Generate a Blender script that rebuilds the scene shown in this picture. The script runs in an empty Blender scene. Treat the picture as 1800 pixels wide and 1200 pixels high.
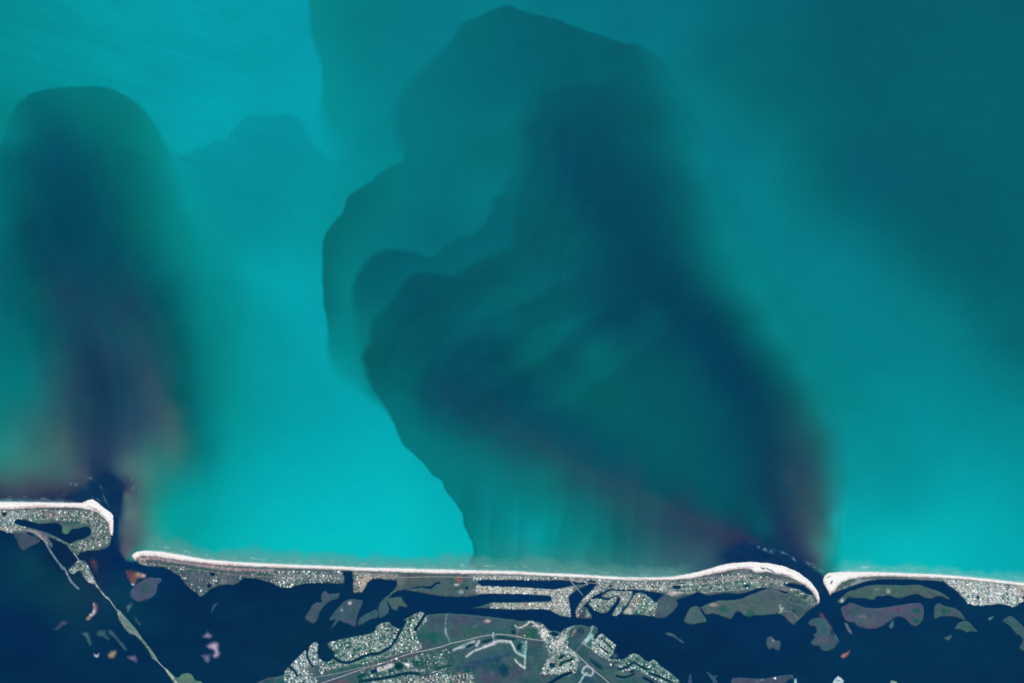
import bpy, bmesh, math, random
import numpy as np
from mathutils.geometry import delaunay_2d_cdt
from mathutils import Vector

S = 8.0                    # metres per plan unit
HALF_W, HALF_H = 900.0, 600.0
def wx(x): return (np.asarray(x, float) - HALF_W) * S
def wy(y): return (HALF_H - np.asarray(y, float)) * S

scene = bpy.context.scene
C = scene.collection
# ---------------------------------------------------------------- camera: a satellite looking straight down
HEIGHT = 48000.0
cam_d = bpy.data.cameras.new('camera'); cam = bpy.data.objects.new('camera', cam_d); C.objects.link(cam)
cam.location = (0, 0, HEIGHT); cam.rotation_euler = (0, 0, 0)
cam_d.sensor_fit = 'HORIZONTAL'; cam_d.angle = 2 * math.atan(HALF_W * S / HEIGHT)
cam_d.clip_start = 100.0; cam_d.clip_end = 300000.0
scene.camera = cam
# ---------------------------------------------------------------- daylight
SUN_EL, SUN_AZ = math.radians(52), math.radians(28)      # azimuth clockwise from +Y
w = bpy.data.worlds.new('World'); scene.world = w; w.use_nodes = True
nt = w.node_tree; nt.nodes.clear()
sky = nt.nodes.new('ShaderNodeTexSky'); sky.sky_type = 'NISHITA'; sky.sun_disc = False
sky.sun_elevation = SUN_EL; sky.sun_rotation = SUN_AZ
bg = nt.nodes.new('ShaderNodeBackground'); bg.inputs['Strength'].default_value = 0.08
out = nt.nodes.new('ShaderNodeOutputWorld')
nt.links.new(sky.outputs[0], bg.inputs['Color']); nt.links.new(bg.outputs[0], out.inputs['Surface'])
sd = bpy.data.lights.new('sun', 'SUN'); sd.energy = 5.0; sd.angle = math.radians(0.53); sd.color = (1.0, 0.96, 0.90)
sun = bpy.data.objects.new('sun', sd); C.objects.link(sun)
dirv = Vector((math.sin(SUN_AZ) * math.cos(SUN_EL), math.cos(SUN_AZ) * math.cos(SUN_EL), math.sin(SUN_EL)))
sun.rotation_euler = dirv.to_track_quat('Z', 'Y').to_euler(); sun.location = dirv * 20000
vs = scene.view_settings
vs.view_transform = 'Standard'; vs.look = 'None'; vs.exposure = 0.0; vs.gamma = 1.0; vs.use_curve_mapping = False
scene.cycles.filter_width = 1.7                           # the soft optics of a satellite scene
GAIN = np.array([1.50, 1.465, 1.49])                       # light that a level white surface sends up under this sky and sun
def albedo(srgb): return lin(srgb) / GAIN
# ---------------------------------------------------------------- maths helpers (plan coordinates: 1 unit = 8 m, x to the right, y down the shore)
def hash2(ix, iy, seed):
    h = (ix.astype(np.int64) * 374761393 + iy.astype(np.int64) * 668265263 + seed * 974634533) & 0xffffffff
    h = ((h ^ (h >> 13)) * 1274126177) & 0xffffffff
    h = ((h ^ (h >> 16)) * 2246822519) & 0xffffffff
    return ((h ^ (h >> 15)) & 0xffff) / 65535.0

def vnoise(x, y, seed=0):
    """smooth value noise, -1..1"""
    x = np.asarray(x, float); y = np.asarray(y, float)
    ix = np.floor(x); iy = np.floor(y); fx = x - ix; fy = y - iy
    fx = fx * fx * fx * (fx * (fx * 6 - 15) + 10); fy = fy * fy * fy * (fy * (fy * 6 - 15) + 10)
    a = hash2(ix, iy, seed); b = hash2(ix + 1, iy, seed); c = hash2(ix, iy + 1, seed); d = hash2(ix + 1, iy + 1, seed)
    return ((a * (1 - fx) + b * fx) * (1 - fy) + (c * (1 - fx) + d * fx) * fy) * 2 - 1

def fbm(x, y, seed=0, octs=4, gain=0.5):
    s = 0.0; a = 1.0; n = 0.0
    for k in range(octs):
        ca, sa = math.cos(k * 1.1 + 0.3), math.sin(k * 1.1 + 0.3)
        s = s + a * vnoise((x * ca - y * sa) * 2 ** k + 17.3 * k, (x * sa + y * ca) * 2 ** k - 9.1 * k, seed + k)
        n += a; a *= gain
    return s / n

def sstep(e0, e1, x):
    t = np.clip((x - e0) / (e1 - e0), 0, 1)
    return t * t * (3 - 2 * t)

def lin(c):
    c = np.asarray(c, float) / 255.0
    return np.where(c <= 0.04045, c / 12.92, ((c + 0.055) / 1.055) ** 2.4)

def catmull(pts, n=4, closed=True):
    """smooth outline through the points; extra columns (edge softness) are carried along"""
    p = np.asarray(pts, float)
    m = len(p); out = []
    for i in range(m if closed else m - 1):
        if closed:
            p0, p1, p2, p3 = p[(i - 1) % m], p[i], p[(i + 1) % m], p[(i + 2) % m]
        else:
            p0, p1, p2, p3 = p[max(i - 1, 0)], p[i], p[i + 1], p[min(i + 2, m - 1)]
        for k in range(n):
            t = k / n
            q = 0.5 * ((2 * p1) + (-p0 + p2) * t + (2 * p0 - 5 * p1 + 4 * p2 - p3) * t * t + (-p0 + 3 * p1 - 3 * p2 + p3) * t ** 3)
            q[2:] = p1[2:] * (1 - t) + p2[2:] * t
            out.append(q)
    if not closed: out.append(p[-1])
    return np.array(out)

def inside(px, py, poly):
    r = np.zeros(px.shape, bool)
    x = poly[:, 0]; y = poly[:, 1]; m = len(poly)
    for i in range(m):
        x0, y0, x1, y1 = x[i], y[i], x[(i + 1) % m], y[(i + 1) % m]
        if y0 == y1: continue
        c = (y0 > py) != (y1 > py)
        r ^= c & (px < (x1 - x0) * (py - y0) / (y1 - y0) + x0)
    return r

def seg_dist(px, py, poly, closed=True, carry=None):
    """distance to a polyline (and a carried per-vertex value at the nearest point)"""
    best = np.full(px.shape, 1e18); val = np.zeros(px.shape)
    m = len(poly)
    for i in range(m if closed else m - 1):
        j = (i + 1) % m
        x0, y0 = poly[i, 0], poly[i, 1]; dx, dy = poly[j, 0] - x0, poly[j, 1] - y0
        L = dx * dx + dy * dy + 1e-12
        t = np.clip(((px - x0) * dx + (py - y0) * dy) / L, 0, 1)
        d = (px - x0 - t * dx) ** 2 + (py - y0 - t * dy) ** 2
        k = d < best
        best = np.where(k, d, best)
        if carry is not None:
            val = np.where(k, carry[i] * (1 - t) + carry[j] * t, val)
    return np.sqrt(best), val

def tps(ctrl, x, y, lam=0.02, linear=False):
    """thin plate spline through scattered samples"""
    c = np.asarray(ctrl, float); P = c[:, :2] / 100.0; V = c[:, 2:]
    n = len(P)
    def U(r2):
        if linear: return -np.sqrt(r2 + 0.02)
        return np.where(r2 > 0, 0.5 * r2 * np.log(r2 + 1e-12), 0)
    K = U(((P[:, None] - P[None]) ** 2).sum(2)) + lam * np.eye(n)
    A = np.zeros((n + 3, n + 3)); A[:n, :n] = K; A[:n, n] = 1; A[:n, n + 1:] = P; A[n, :n] = 1; A[n + 1:, :n] = P.T
    W = np.linalg.solve(A, np.vstack([V, np.zeros((3, V.shape[1]))]))
    X = x / 100.0; Y = y / 100.0
    out = np.empty((len(x), V.shape[1]))
    for s in range(0, len(x), 20000):
        q = np.stack([X[s:s + 20000], Y[s:s + 20000]], 1)
        out[s:s + 20000] = U(((q[:, None] - P[None]) ** 2).sum(2)) @ W[:n] + W[n] + q @ W[n + 1:]
    return np.clip(out, V.min(0), V.max(0))
# ---------------------------------------------------------------- colour of the water (suspended silt, tannin water and shoals), sRGB samples on the plan
SEA_LEFT = [(0,0,0,140,145),(0,60,0,140,143),(0,150,0,136,141),(0,185,0,129,132),(60,110,0,143,150),(150,30,0,151,160),(150,100,0,150,158),(220,130,0,152,160),
 (300,60,0,155,167),(300,150,0,154,166),(330,220,0,160,172),(450,30,0,156,168),(400,100,0,153,166),(470,120,0,154,166),(400,190,0,162,174),(530,60,0,152,168),(540,150,0,158,172),
 (400,260,0,157,168),(460,240,0,155,166),(560,250,0,155,168),(480,340,0,152,162),(400,340,0,152,160),(360,300,0,156,164),(560,330,0,149,158),(560,400,0,150,158),(480,430,0,154,162),(440,480,0,158,166),
 (520,520,0,162,171),(550,540,0,160,170),(500,580,0,152,160),(540,610,0,156,164),(460,560,0,151,157),(400,500,0,137,140),(430,620,0,146,150),(470,660,0,152,157),(560,680,0,157,166),(500,750,0,158,166),(600,750,0,165,174),
 (400,680,0,137,138),(390,600,0,132,134),(400,760,0,143,145),(450,800,0,162,168),(450,850,0,168,175),(550,830,0,172,180),(650,820,0,176,184),(700,860,0,182,188),(760,900,0,190,195),(700,930,0,190,195),(800,960,0,188,192),
 (550,930,0,187,192),(600,960,0,190,193),(450,930,0,180,184),(370,850,0,156,160),(400,900,0,168,172),(330,900,0,150,148),(350,950,0,165,163),(300,930,10,150,146),(640,690,0,158,168),(620,660,0,156,166)]
SEA_RIGHT = [(560,40,0,134,139),(600,50,0,127,133),(580,200,0,140,145),(600,280,0,142,150),(560,100,0,138,145),(650,150,0,130,138),(620,240,0,138,146),(650,250,0,133,142),(700,50,0,121,132),(700,130,0,125,136),(800,20,0,122,135),(690,300,0,133,140),(580,330,0,145,152),(560,400,0,148,155),(600,340,0,141,148),(590,420,0,147,153),(540,520,0,160,170),
 (880,5,0,124,135),(950,10,0,117,130),(1100,50,0,114,130),(1030,20,0,116,130),(1170,100,0,117,130),(1250,100,0,106,119),(1200,30,0,112,127),(1300,30,0,103,117),(1400,50,0,96,111),(1500,50,0,90,106),(1500,150,0,93,106),(1650,60,0,94,107),(1800,50,0,92,106),(1800,250,0,94,108),(1650,200,0,95,107),
 (1210,170,0,117,128),(1250,200,0,118,128),(1330,200,0,108,118),(1400,180,0,100,112),(1270,270,0,117,131),(1350,270,0,117,128),(1330,350,0,124,135),(1400,370,0,118,128),(1430,280,0,103,114),(1480,360,0,100,113),(1400,470,0,125,136),(1480,450,0,123,135),(1560,460,0,112,123),
 (1600,520,0,118,128),(1680,560,0,118,127),(1500,600,0,127,137),(1400,560,0,127,133),(1600,640,0,130,140),(1600,700,0,138,147),(1700,680,0,130,139),(1700,760,0,140,148),(1790,640,0,112,122),(1790,720,0,130,138),(1770,560,0,103,115),(1500,300,0,93,110),(1600,350,0,91,107),
 (1750,400,0,93,107),(1700,470,0,95,108),(1790,500,0,96,109),(1620,440,0,98,110),(1720,530,0,100,112),(1780,590,0,100,112),(1500,760,0,138,144),(1560,800,0,142,148),(1480,700,0,131,137),(1600,870,0,153,160),(1500,860,0,152,158),(1500,930,0,168,173),(1700,880,0,165,172),(1640,940,0,178,182),(1560,960,0,180,184),(1790,850,0,152,160),(1790,950,0,166,174),(1720,970,0,172,178),(1560,1000,0,182,184),(1800,1000,0,168,175)]
STEP = [(542,-80,3),(542,-50,3),(542,-25,3),(543,0,4),(544,30,4),(548,65,5),(557,95,5),(565,115,3),(567,160,4),(566,195,10),(574,225,26),(590,262,40),(585,285,4),(560,272,14),(540,300,60),(520,420,90),(560,600,60),(700,800,60),(900,1100,40),(1950,1100,40),(1950,-80,40),(1800,-80,40),(800,-80,10),(600,-80,4)]
LOBE = [(312,285,20),(325,274,6),(345,262,6),(362,256,5),(380,248,4),(398,244,4),(408,230,4),(416,219,4),(430,210,4),(455,205,4),(490,203,4),(512,204,5),(530,215,8),(540,235,10),(552,258,9),(566,275,7),(585,287,7),(600,330,40),(560,400,80),(480,450,80),(400,420,80),(350,350,60)]
PL_OUT = [(-30,285,4),(-8,262,4),(5,243,3),(13,222,3),(22,198,3),(35,180,4),(52,166,3),(75,160,3),(103,154,2.5),(150,152,2.5),(193,155,2.5),(215,165,3),(243,182,3.5),(262,204,4),(278,228,5),(290,252,7),(302,272,10),(322,310,20),(345,360,28),(372,420,36),(402,490,44),(420,570,50),(425,680,50),(420,770,50),(390,850,40),(340,930,30),(280,965,20),(232,977,16),(222,1020,10),(190,1010,8),(-60,1010,8),(-80,600,20)]
PL_C = [(100,165,0,112,118),(190,165,0,119,124),(150,200,0,110,115),(230,190,0,121,123),(60,190,0,105,113),(100,230,0,91,106),(55,235,0,99,112),(20,240,0,118,126),(160,240,0,102,110),(230,240,0,118,117),(270,255,0,130,130),
 (5,270,0,105,115),(40,270,0,92,106),(100,270,0,80,101),(160,270,0,91,103),(220,270,0,108,110),(262,275,0,122,122),(300,290,0,140,145),(5,330,0,98,112),(30,340,0,91,102),(70,330,0,79,98),(130,330,0,75,95),(190,330,0,90,102),(240,330,0,108,112),(285,330,0,124,127),(325,335,0,144,149),
 (5,400,0,100,113),(40,400,0,78,92),(80,400,0,70,92),(130,400,0,71,94),(190,400,0,80,96),(230,400,0,97,102),(280,400,0,117,119),(330,400,0,136,138),(360,410,0,148,152),(5,460,0,92,105),(40,460,0,84,95),(70,440,0,72,92),(100,460,5,68,92),(150,460,6,73,94),(210,450,0,78,95),(260,450,0,100,108),(310,450,0,126,128),(350,450,0,138,141),(390,450,0,150,156),
 (8,530,0,94,110),(50,520,0,90,99),(90,520,14,76,93),(130,520,15,66,90),(180,530,15,72,92),(240,530,18,72,93),(275,530,2,82,96),(310,555,0,98,105),(350,560,0,124,127),(400,560,0,138,141),(10,620,0,110,118),(60,600,0,98,106),(100,620,18,86,99),(130,600,16,68,89),(160,620,16,60,85),(200,600,24,74,94),(240,600,28,78,96),(280,600,18,84,95),(312,610,0,90,97),(345,630,0,112,116),(390,640,0,134,136),
 (10,680,0,119,122),(60,680,10,112,118),(100,680,32,88,100),(140,680,25,68,90),(180,680,18,58,85),(222,680,20,67,90),(255,665,42,77,98),(285,680,38,85,98),(318,690,0,90,97),(350,700,0,114,118),(390,710,0,136,138),(10,740,20,118,118),(60,740,35,106,111),(100,740,44,92,102),(140,740,32,68,90),(185,740,22,62,88),(230,720,32,74,98),(265,738,46,80,100),(300,730,52,94,102),(335,740,10,102,108),(365,750,0,126,129),
 (5,780,34,128,126),(60,780,46,110,111),(110,780,60,96,100),(150,780,42,68,92),(190,780,32,62,90),(230,780,52,85,104),(270,790,50,108,110),(310,785,52,110,112),(345,790,10,117,117),(390,810,0,148,150),
 (5,825,50,115,114),(60,825,62,108,107),(110,830,62,96,102),(5,850,58,88,96),(60,852,64,78,92),(60,868,52,64,88),(110,858,56,68,90),(150,840,60,74,94),(150,862,36,58,86),(165,825,34,58,90),(190,840,20,52,86),(205,850,28,56,90),(205,800,48,76,100),(222,828,70,104,110),(250,850,62,115,114),(280,850,36,130,126),(305,860,12,142,138),(340,870,0,152,154),
 (0,872,45,60,86),(100,875,34,48,82),(150,872,26,50,84),(185,880,14,52,90),(207,900,5,50,90),(207,870,16,52,90),(215,865,50,64,94),(226,880,78,103,110),(245,900,72,114,114),(270,900,34,142,136),(300,910,0,158,154),(217,905,78,102,110),(214,930,70,94,106),(222,915,80,104,112),(232,985,70,112,114),(214,870,60,80,100),(240,930,76,108,112),(262,945,60,136,132),(212,960,66,74,100),(225,955,82,90,106),(222,990,82,84,102),(205,960,4,48,88),(200,990,0,47,87)]
R1 = [(838,1000,5),(834,968,4),(826,940,3.5),(815,925,3),(812,905,3),(806,890,3),(796,876,3),(784,860,3),(779,847,3),(765,838,3),(755,826,3),(743,811,3),(726,795,3),(711,781,3),(700,765,3),(694,748,3),(688,735,4),(680,722,8),(660,702,22),(625,682,26),(598,664,16),(582,640,11),(576,612,8),(577,585,5),(573,560,4),(568,530,3),(567,500,3),(567,470,3),(566,440,3),(570,420,3),(577,405,3),(589,390,3.5),(602,374,3),(607,356,3),(615,342,3.5),(640,325,4),(654,318,4),(662,308,4),(680,296,4),(697,288,4),(711,279,4),(708,262,12),(698,235,14),(695,212,14),(698,185,13),(708,160,12),(722,142,10),(745,120,9),(765,100,8),(783,86,6),(795,68,5),(812,44,5),(830,34,4),(845,29,4),(858,20,4),(875,14,4),(893,11,3.5),(910,15,3),(930,23,3),(960,30,3),(982,36,3),(1000,44,3),(1030,56,3),(1058,63,3),(1080,73,3),(1098,78,3),(1113,78,5),(1135,90,8),(1155,108,12),(1178,138,16),(1205,180,22),(1232,240,30),(1262,310,34),(1290,380,36),(1320,450,36),(1365,530,36),(1405,600,34),(1440,670,30),(1462,740,26),(1476,820,22),(1474,890,12),(1470,950,9),(1464,1000,8),(1455,1050,10),(1300,1060,10),(1000,1060,10)]
R1_C = [(893,25,0,99,113),(850,60,0,103,115),(790,100,0,108,120),(900,80,0,98,113),(960,60,0,95,110),(1000,80,0,93,107),(730,170,0,115,125),(780,170,0,110,121),(850,150,0,104,117),(920,150,0,100,114),(715,230,0,117,126),(800,250,0,112,122),(860,260,0,106,116),(880,220,0,110,121),(730,290,0,115,124),(780,300,0,111,121),(850,330,0,115,125),(650,335,0,108,115),(700,350,0,115,123),(760,400,0,106,118),(830,390,0,112,122),
 (600,410,0,110,115),(650,400,0,113,121),(580,470,0,110,115),(602,470,0,118,124),(596,560,0,125,130),(582,540,0,112,117),(610,600,0,129,133),(600,645,0,146,150),(630,660,0,140,144),(650,690,0,150,157),(600,520,0,122,127),(700,740,0,120,124)]
R15 = [(660,700,14),(640,655,14),(632,620,14),(628,590,14),(622,560,10),(620,530,7),(622,502,6),(632,474,7),(650,453,7),(668,444,6),(690,439,5),(715,441,6),(740,447,6),(760,450,5),(773,438,4),(790,426,4),(812,416,4),(835,410,4),(848,398,5),(857,382,6),(862,365,7),(866,348,7),(880,340,6),(890,322,7),(898,300,10),(905,270,14),(905,240,16),(915,215,14),(925,195,16),(935,170,18),(960,140,20),(1000,110,22),(1100,100,20),(1200,300,20),(1000,700,20),(750,720,14)]
R15_C = [(645,480,0,95,105),(690,452,0,92,106),(632,530,0,102,111),(640,560,0,111,117),(660,500,0,95,107),(700,470,0,96,111),(760,470,0,98,111),(830,430,0,98,112),(870,400,0,97,111),(885,350,0,99,112),(900,300,0,100,111),(918,250,0,101,112),(640,600,0,119,123),(645,640,0,126,131),(960,150,0,94,108),(1050,110,0,92,106)]
R2 = [(842,1010,5),(836,968,4),(828,940,3.5),(817,925,3),(814,905,3),(808,890,3),(798,876,3),(786,860,3),(781,847,3),(767,838,3),(757,826,3),(745,811,3),(728,795,3),(713,781,3),(702,765,3),(696,748,3),(689,732,3),(680,718,4),(668,700,4),(658,686,4),(654,676,5),(645,655,10),(640,640,7),(637,628,5),(643,612,5),(651,600,5),(653,575,6),(655,560,5),(668,550,5),(684,535,6),(700,515,6),(712,495,5),(728,483,5),(750,479,5),(770,481,5),(795,484,5),(815,475,5),(838,460,6),(868,445,6),(896,434,6),(900,415,7),(902,385,8),(910,352,8),(918,320,12),(928,290,14),(928,262,12),(920,232,9),(932,205,9),(945,188,7),(945,170,8),(958,159,7),(990,154,8),(1010,146,9),(1045,140,14),(1090,118,18),(1120,92,16),(1142,92,10),(1165,112,14),(1190,145,18),(1218,185,24),(1245,240,32),(1278,310,36),(1308,380,38),(1340,450,38),(1382,530,38),(1420,600,36),(1455,670,32),(1478,740,28),(1488,820,20),(1482,890,12),(1476,950,9),(1476,1000,12),(1462,1050,10),(1300,1070,10),(1000,1070,10)]
R2_C = [(1300,340,0,122,133),(1345,420,0,125,135),(1395,520,0,127,134),(1435,590,0,130,137),(1480,680,0,133,139),(1505,760,0,139,145),(1515,860,0,152,158),(1505,950,0,172,176),(1230,220,0,117,128),(1190,150,0,116,127),(1050,130,0,91,105),(1000,170,0,85,101),(1100,130,0,92,106),(1130,120,0,98,111),(1150,200,0,92,104),(1180,220,0,104,115),(1230,280,0,118,129),(950,180,0,91,105),(1000,220,0,80,98),(1050,230,0,77,97),(1100,250,0,82,99),(1150,260,0,92,105),(1200,280,0,106,116),
 (970,260,0,82,100),(1020,290,0,73,97),(1080,300,0,73,95),(1130,300,0,80,98),(1180,320,0,90,103),(1220,330,0,103,114),(1260,340,0,119,131),(930,330,0,92,105),(970,360,0,86,99),(1020,350,0,77,97),(1060,370,0,70,92),(1100,400,0,69,91),(1150,400,0,75,95),(1200,400,0,89,101),(1240,400,0,108,117),(1280,420,0,123,132),
 (920,420,0,90,101),(960,430,0,87,98),(1000,430,0,88,100),(1050,430,0,80,97),(1090,450,0,71,93),(1150,460,0,70,93),(1200,480,0,76,95),(1240,490,0,92,103),(1280,500,0,111,118),(1320,510,0,126,132),(880,480,0,89,98),(850,500,0,87,98),(740,520,0,82,98),(800,520,0,84,98),(700,570,0,85,98),(675,570,0,92,100),(760,580,0,84,98),(830,570,0,90,103),(880,560,0,95,107),(930,500,0,95,107),(980,500,0,90,104),(940,540,0,90,99),(1000,540,0,86,99),(1000,580,0,95,107),(1050,560,0,80,97),(1100,560,0,72,94),(1150,560,0,78,95),(1200,560,0,64,90),(1250,560,0,67,90),(1290,560,0,85,97),(1330,570,0,109,115),(1370,580,0,128,133),
 (660,630,0,90,96),(720,640,0,88,99),(780,640,0,84,99),(820,620,0,81,99),(870,600,0,83,99),(830,650,0,80,98),(900,640,0,84,95),(950,640,0,92,99),(1000,640,0,85,97),(1050,620,0,98,107),(1100,640,0,88,98),(1150,620,0,80,96),(1200,640,0,79,95),(1240,620,0,66,92),(1290,640,0,62,90),(1340,640,0,80,95),(1380,640,0,108,113),(1420,650,0,130,136),
 (700,700,0,105,113),(740,700,0,92,103),(790,690,13,76,98),(840,690,6,77,96),(890,700,0,77,96),(930,690,0,79,97),(1000,700,0,90,98),(1080,700,0,92,99),(1150,700,0,86,98),(1230,700,0,82,98),(1290,700,0,68,92),(1340,700,0,66,88),(1390,700,0,86,96),(1430,720,0,112,116),(1460,730,0,132,138),(740,770,0,115,121),(780,760,0,105,113),(830,750,6,86,101),(880,750,22,79,98),(930,740,8,76,96),(1000,750,0,80,98),(1060,740,0,88,98),(1130,760,0,90,99),(1200,770,0,88,100),(1280,760,0,75,95),(1330,770,2,65,88),(1370,770,18,70,90),(1410,770,30,82,96),(1440,780,4,100,105),(1470,800,0,130,136),
 (800,830,0,119,125),(850,800,0,109,116),(900,800,0,96,106),(950,790,26,82,98),(1010,800,22,78,98),(1070,800,2,80,98),(1150,820,0,85,99),(1230,830,0,85,99),(1300,830,0,75,95),(1340,830,4,65,88),(1375,840,32,70,92),(1420,830,40,76,95),(1445,850,24,100,106),(1485,880,0,152,158),(830,880,0,120,125),(860,880,0,126,131),(870,850,0,122,128),(930,860,0,118,121),(960,830,0,106,113),(1000,850,2,96,103),(1050,850,26,84,99),(1110,850,34,77,96),(1160,880,12,80,95),(1250,890,0,82,98),(1310,900,0,75,93),(1350,900,0,68,92),(1388,910,38,66,90),(1430,910,50,86,100),(1455,930,22,120,122),(1464,915,0,146,150),(1452,905,26,108,114),(1466,860,0,128,132),
 (850,930,0,131,133),(900,930,0,139,144),(945,940,0,145,148),(960,950,0,140,142),(1000,930,0,130,132),(1020,880,0,106,113),(1060,930,4,110,113),(1100,900,30,89,99),(1150,910,40,80,97),(1200,890,38,68,90),(1100,960,24,105,111),(1180,950,46,83,99),(1230,940,48,68,92),(1280,935,44,60,88),(1315,952,14,50,87),(1340,930,0,78,97),(1290,960,30,52,86),(1240,975,60,84,104),(1380,955,14,56,88),(1403,950,32,60,90),(1430,960,64,98,108),(1455,975,14,136,136),(1475,970,0,160,160),(860,1000,20,140,138),(900,990,50,138,137),(960,992,60,136,136),(1040,1000,70,130,130),(1140,1000,66,114,120),(1200,990,62,96,108),(1300,975,6,48,85),(1360,975,4,48,86),(1410,995,0,47,86),(1440,1040,0,46,85),(1430,985,60,70,95),(1442,995,60,100,108)]
LAGOON_C = [(0,960,0,48,82),(0,1200,0,44,78),(100,1100,2,46,80),(60,990,6,60,82),(110,1020,6,58,78),(90,980,3,42,76),(160,1010,20,44,78),(150,1120,2,50,80),(40,1080,0,42,80),(200,1100,0,46,80),(220,1060,4,58,84),(300,1060,0,46,80),(420,1060,0,44,79),(450,1180,2,48,80),(600,1050,0,44,78),(700,1070,0,44,80),(900,1050,0,46,88),(900,1080,0,44,82),(1100,1120,0,44,80),(1250,1120,0,44,80),(1350,1170,0,46,82),(1455,1070,0,46,84),(1500,1130,0,48,82),(1600,1160,0,48,82),(1750,1120,0,50,82),(1800,1200,0,46,80),(1560,1058,0,46,84),(1250,1050,0,46,86),(205,1000,0,46,86)]
SHORE_1 = [(-400,884),(-80,881),(0,881),(50,882),(100,883),(145,883),(154,878),(163,877),(172,883),(184,893),(195,900),(199,907),(199,930),(196,945)]
SHORE_2 = [(231,977),(234,973),(240,969),(255,967),(285,969),(320,975),(360,982),(400,986),(450,989),(500,991),(550,993),(600,995),(640,997),(700,998),(760,1000),(800,1001),(850,1002),(900,1003),(950,1006),(1000,1008),(1050,1011),(1100,1014),(1150,1014),(1180,1013),(1210,1008),(1240,1001),(1265,993),(1285,989),(1320,987),(1350,989),(1380,995),(1405,1006),(1425,1022),(1437,1038),(1441,1050)]
SHORE_3 = [(1447,1018),(1449,1011),(1457,1006),(1470,1005),(1490,1004),(1550,1005),(1600,1007),(1650,1009),(1700,1013),(1750,1018),(1800,1024),(1900,1034),(2200,1060)]

BAR_LINE = [(-400,889),(100,889),(160,890),(180,897),(190,912),(197,935),(204,962),(222,985),(234,986),(238,981),(300,977),(400,992),(500,996),(600,999),(760,1005),(900,1008),(1000,1012),(1100,1018),(1180,1017),(1240,1007),(1290,995),(1320,993),(1350,997),(1380,1004),(1405,1014),(1428,1034),(1438,1050),(1446,1044),(1452,1022),(1460,1014),(1490,1010),(1560,1009),(1660,1013),(1800,1027),(2200,1064)]

_bp = catmull([(985,235,78,98),(1020,290,74,96),(1060,350,71,93),(1100,405,69,91),(1150,475,67,91),(1200,550,64,90),(1245,615,64,91),(1290,685,63,90),(1338,750,64,89),(1352,820,64,88),(1362,890,62,89),(1378,940,54,88)], 3, False)
R2_C = R2_C + [(p[0] + 3, p[1] + 2, 0, p[2], p[3]) for p in _bp]
def blend(col, x, y, poly, src, warp=(0, 0)):
    p = catmull(poly, 4)
    wx, wy = x + warp[0], y + warp[1]
    s = p[:, 2].max() + 2
    k = (wx > p[:, 0].min() - s) & (wx < p[:, 0].max() + s) & (wy > p[:, 1].min() - s) & (wy < p[:, 1].max() + s)
    d, soft = seg_dist(wx[k], wy[k], p, True, p[:, 2])
    sd = np.where(inside(wx[k], wy[k], p), d, -d)
    m = sstep(-0.5, 0.5, sd / (2 * soft))[:, None]
    src = src[k] if hasattr(src, 'shape') and src.shape[0] == len(x) else src(col[k])
    col[k] = col[k] * (1 - m) + src * m
    return k, sd

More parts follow.
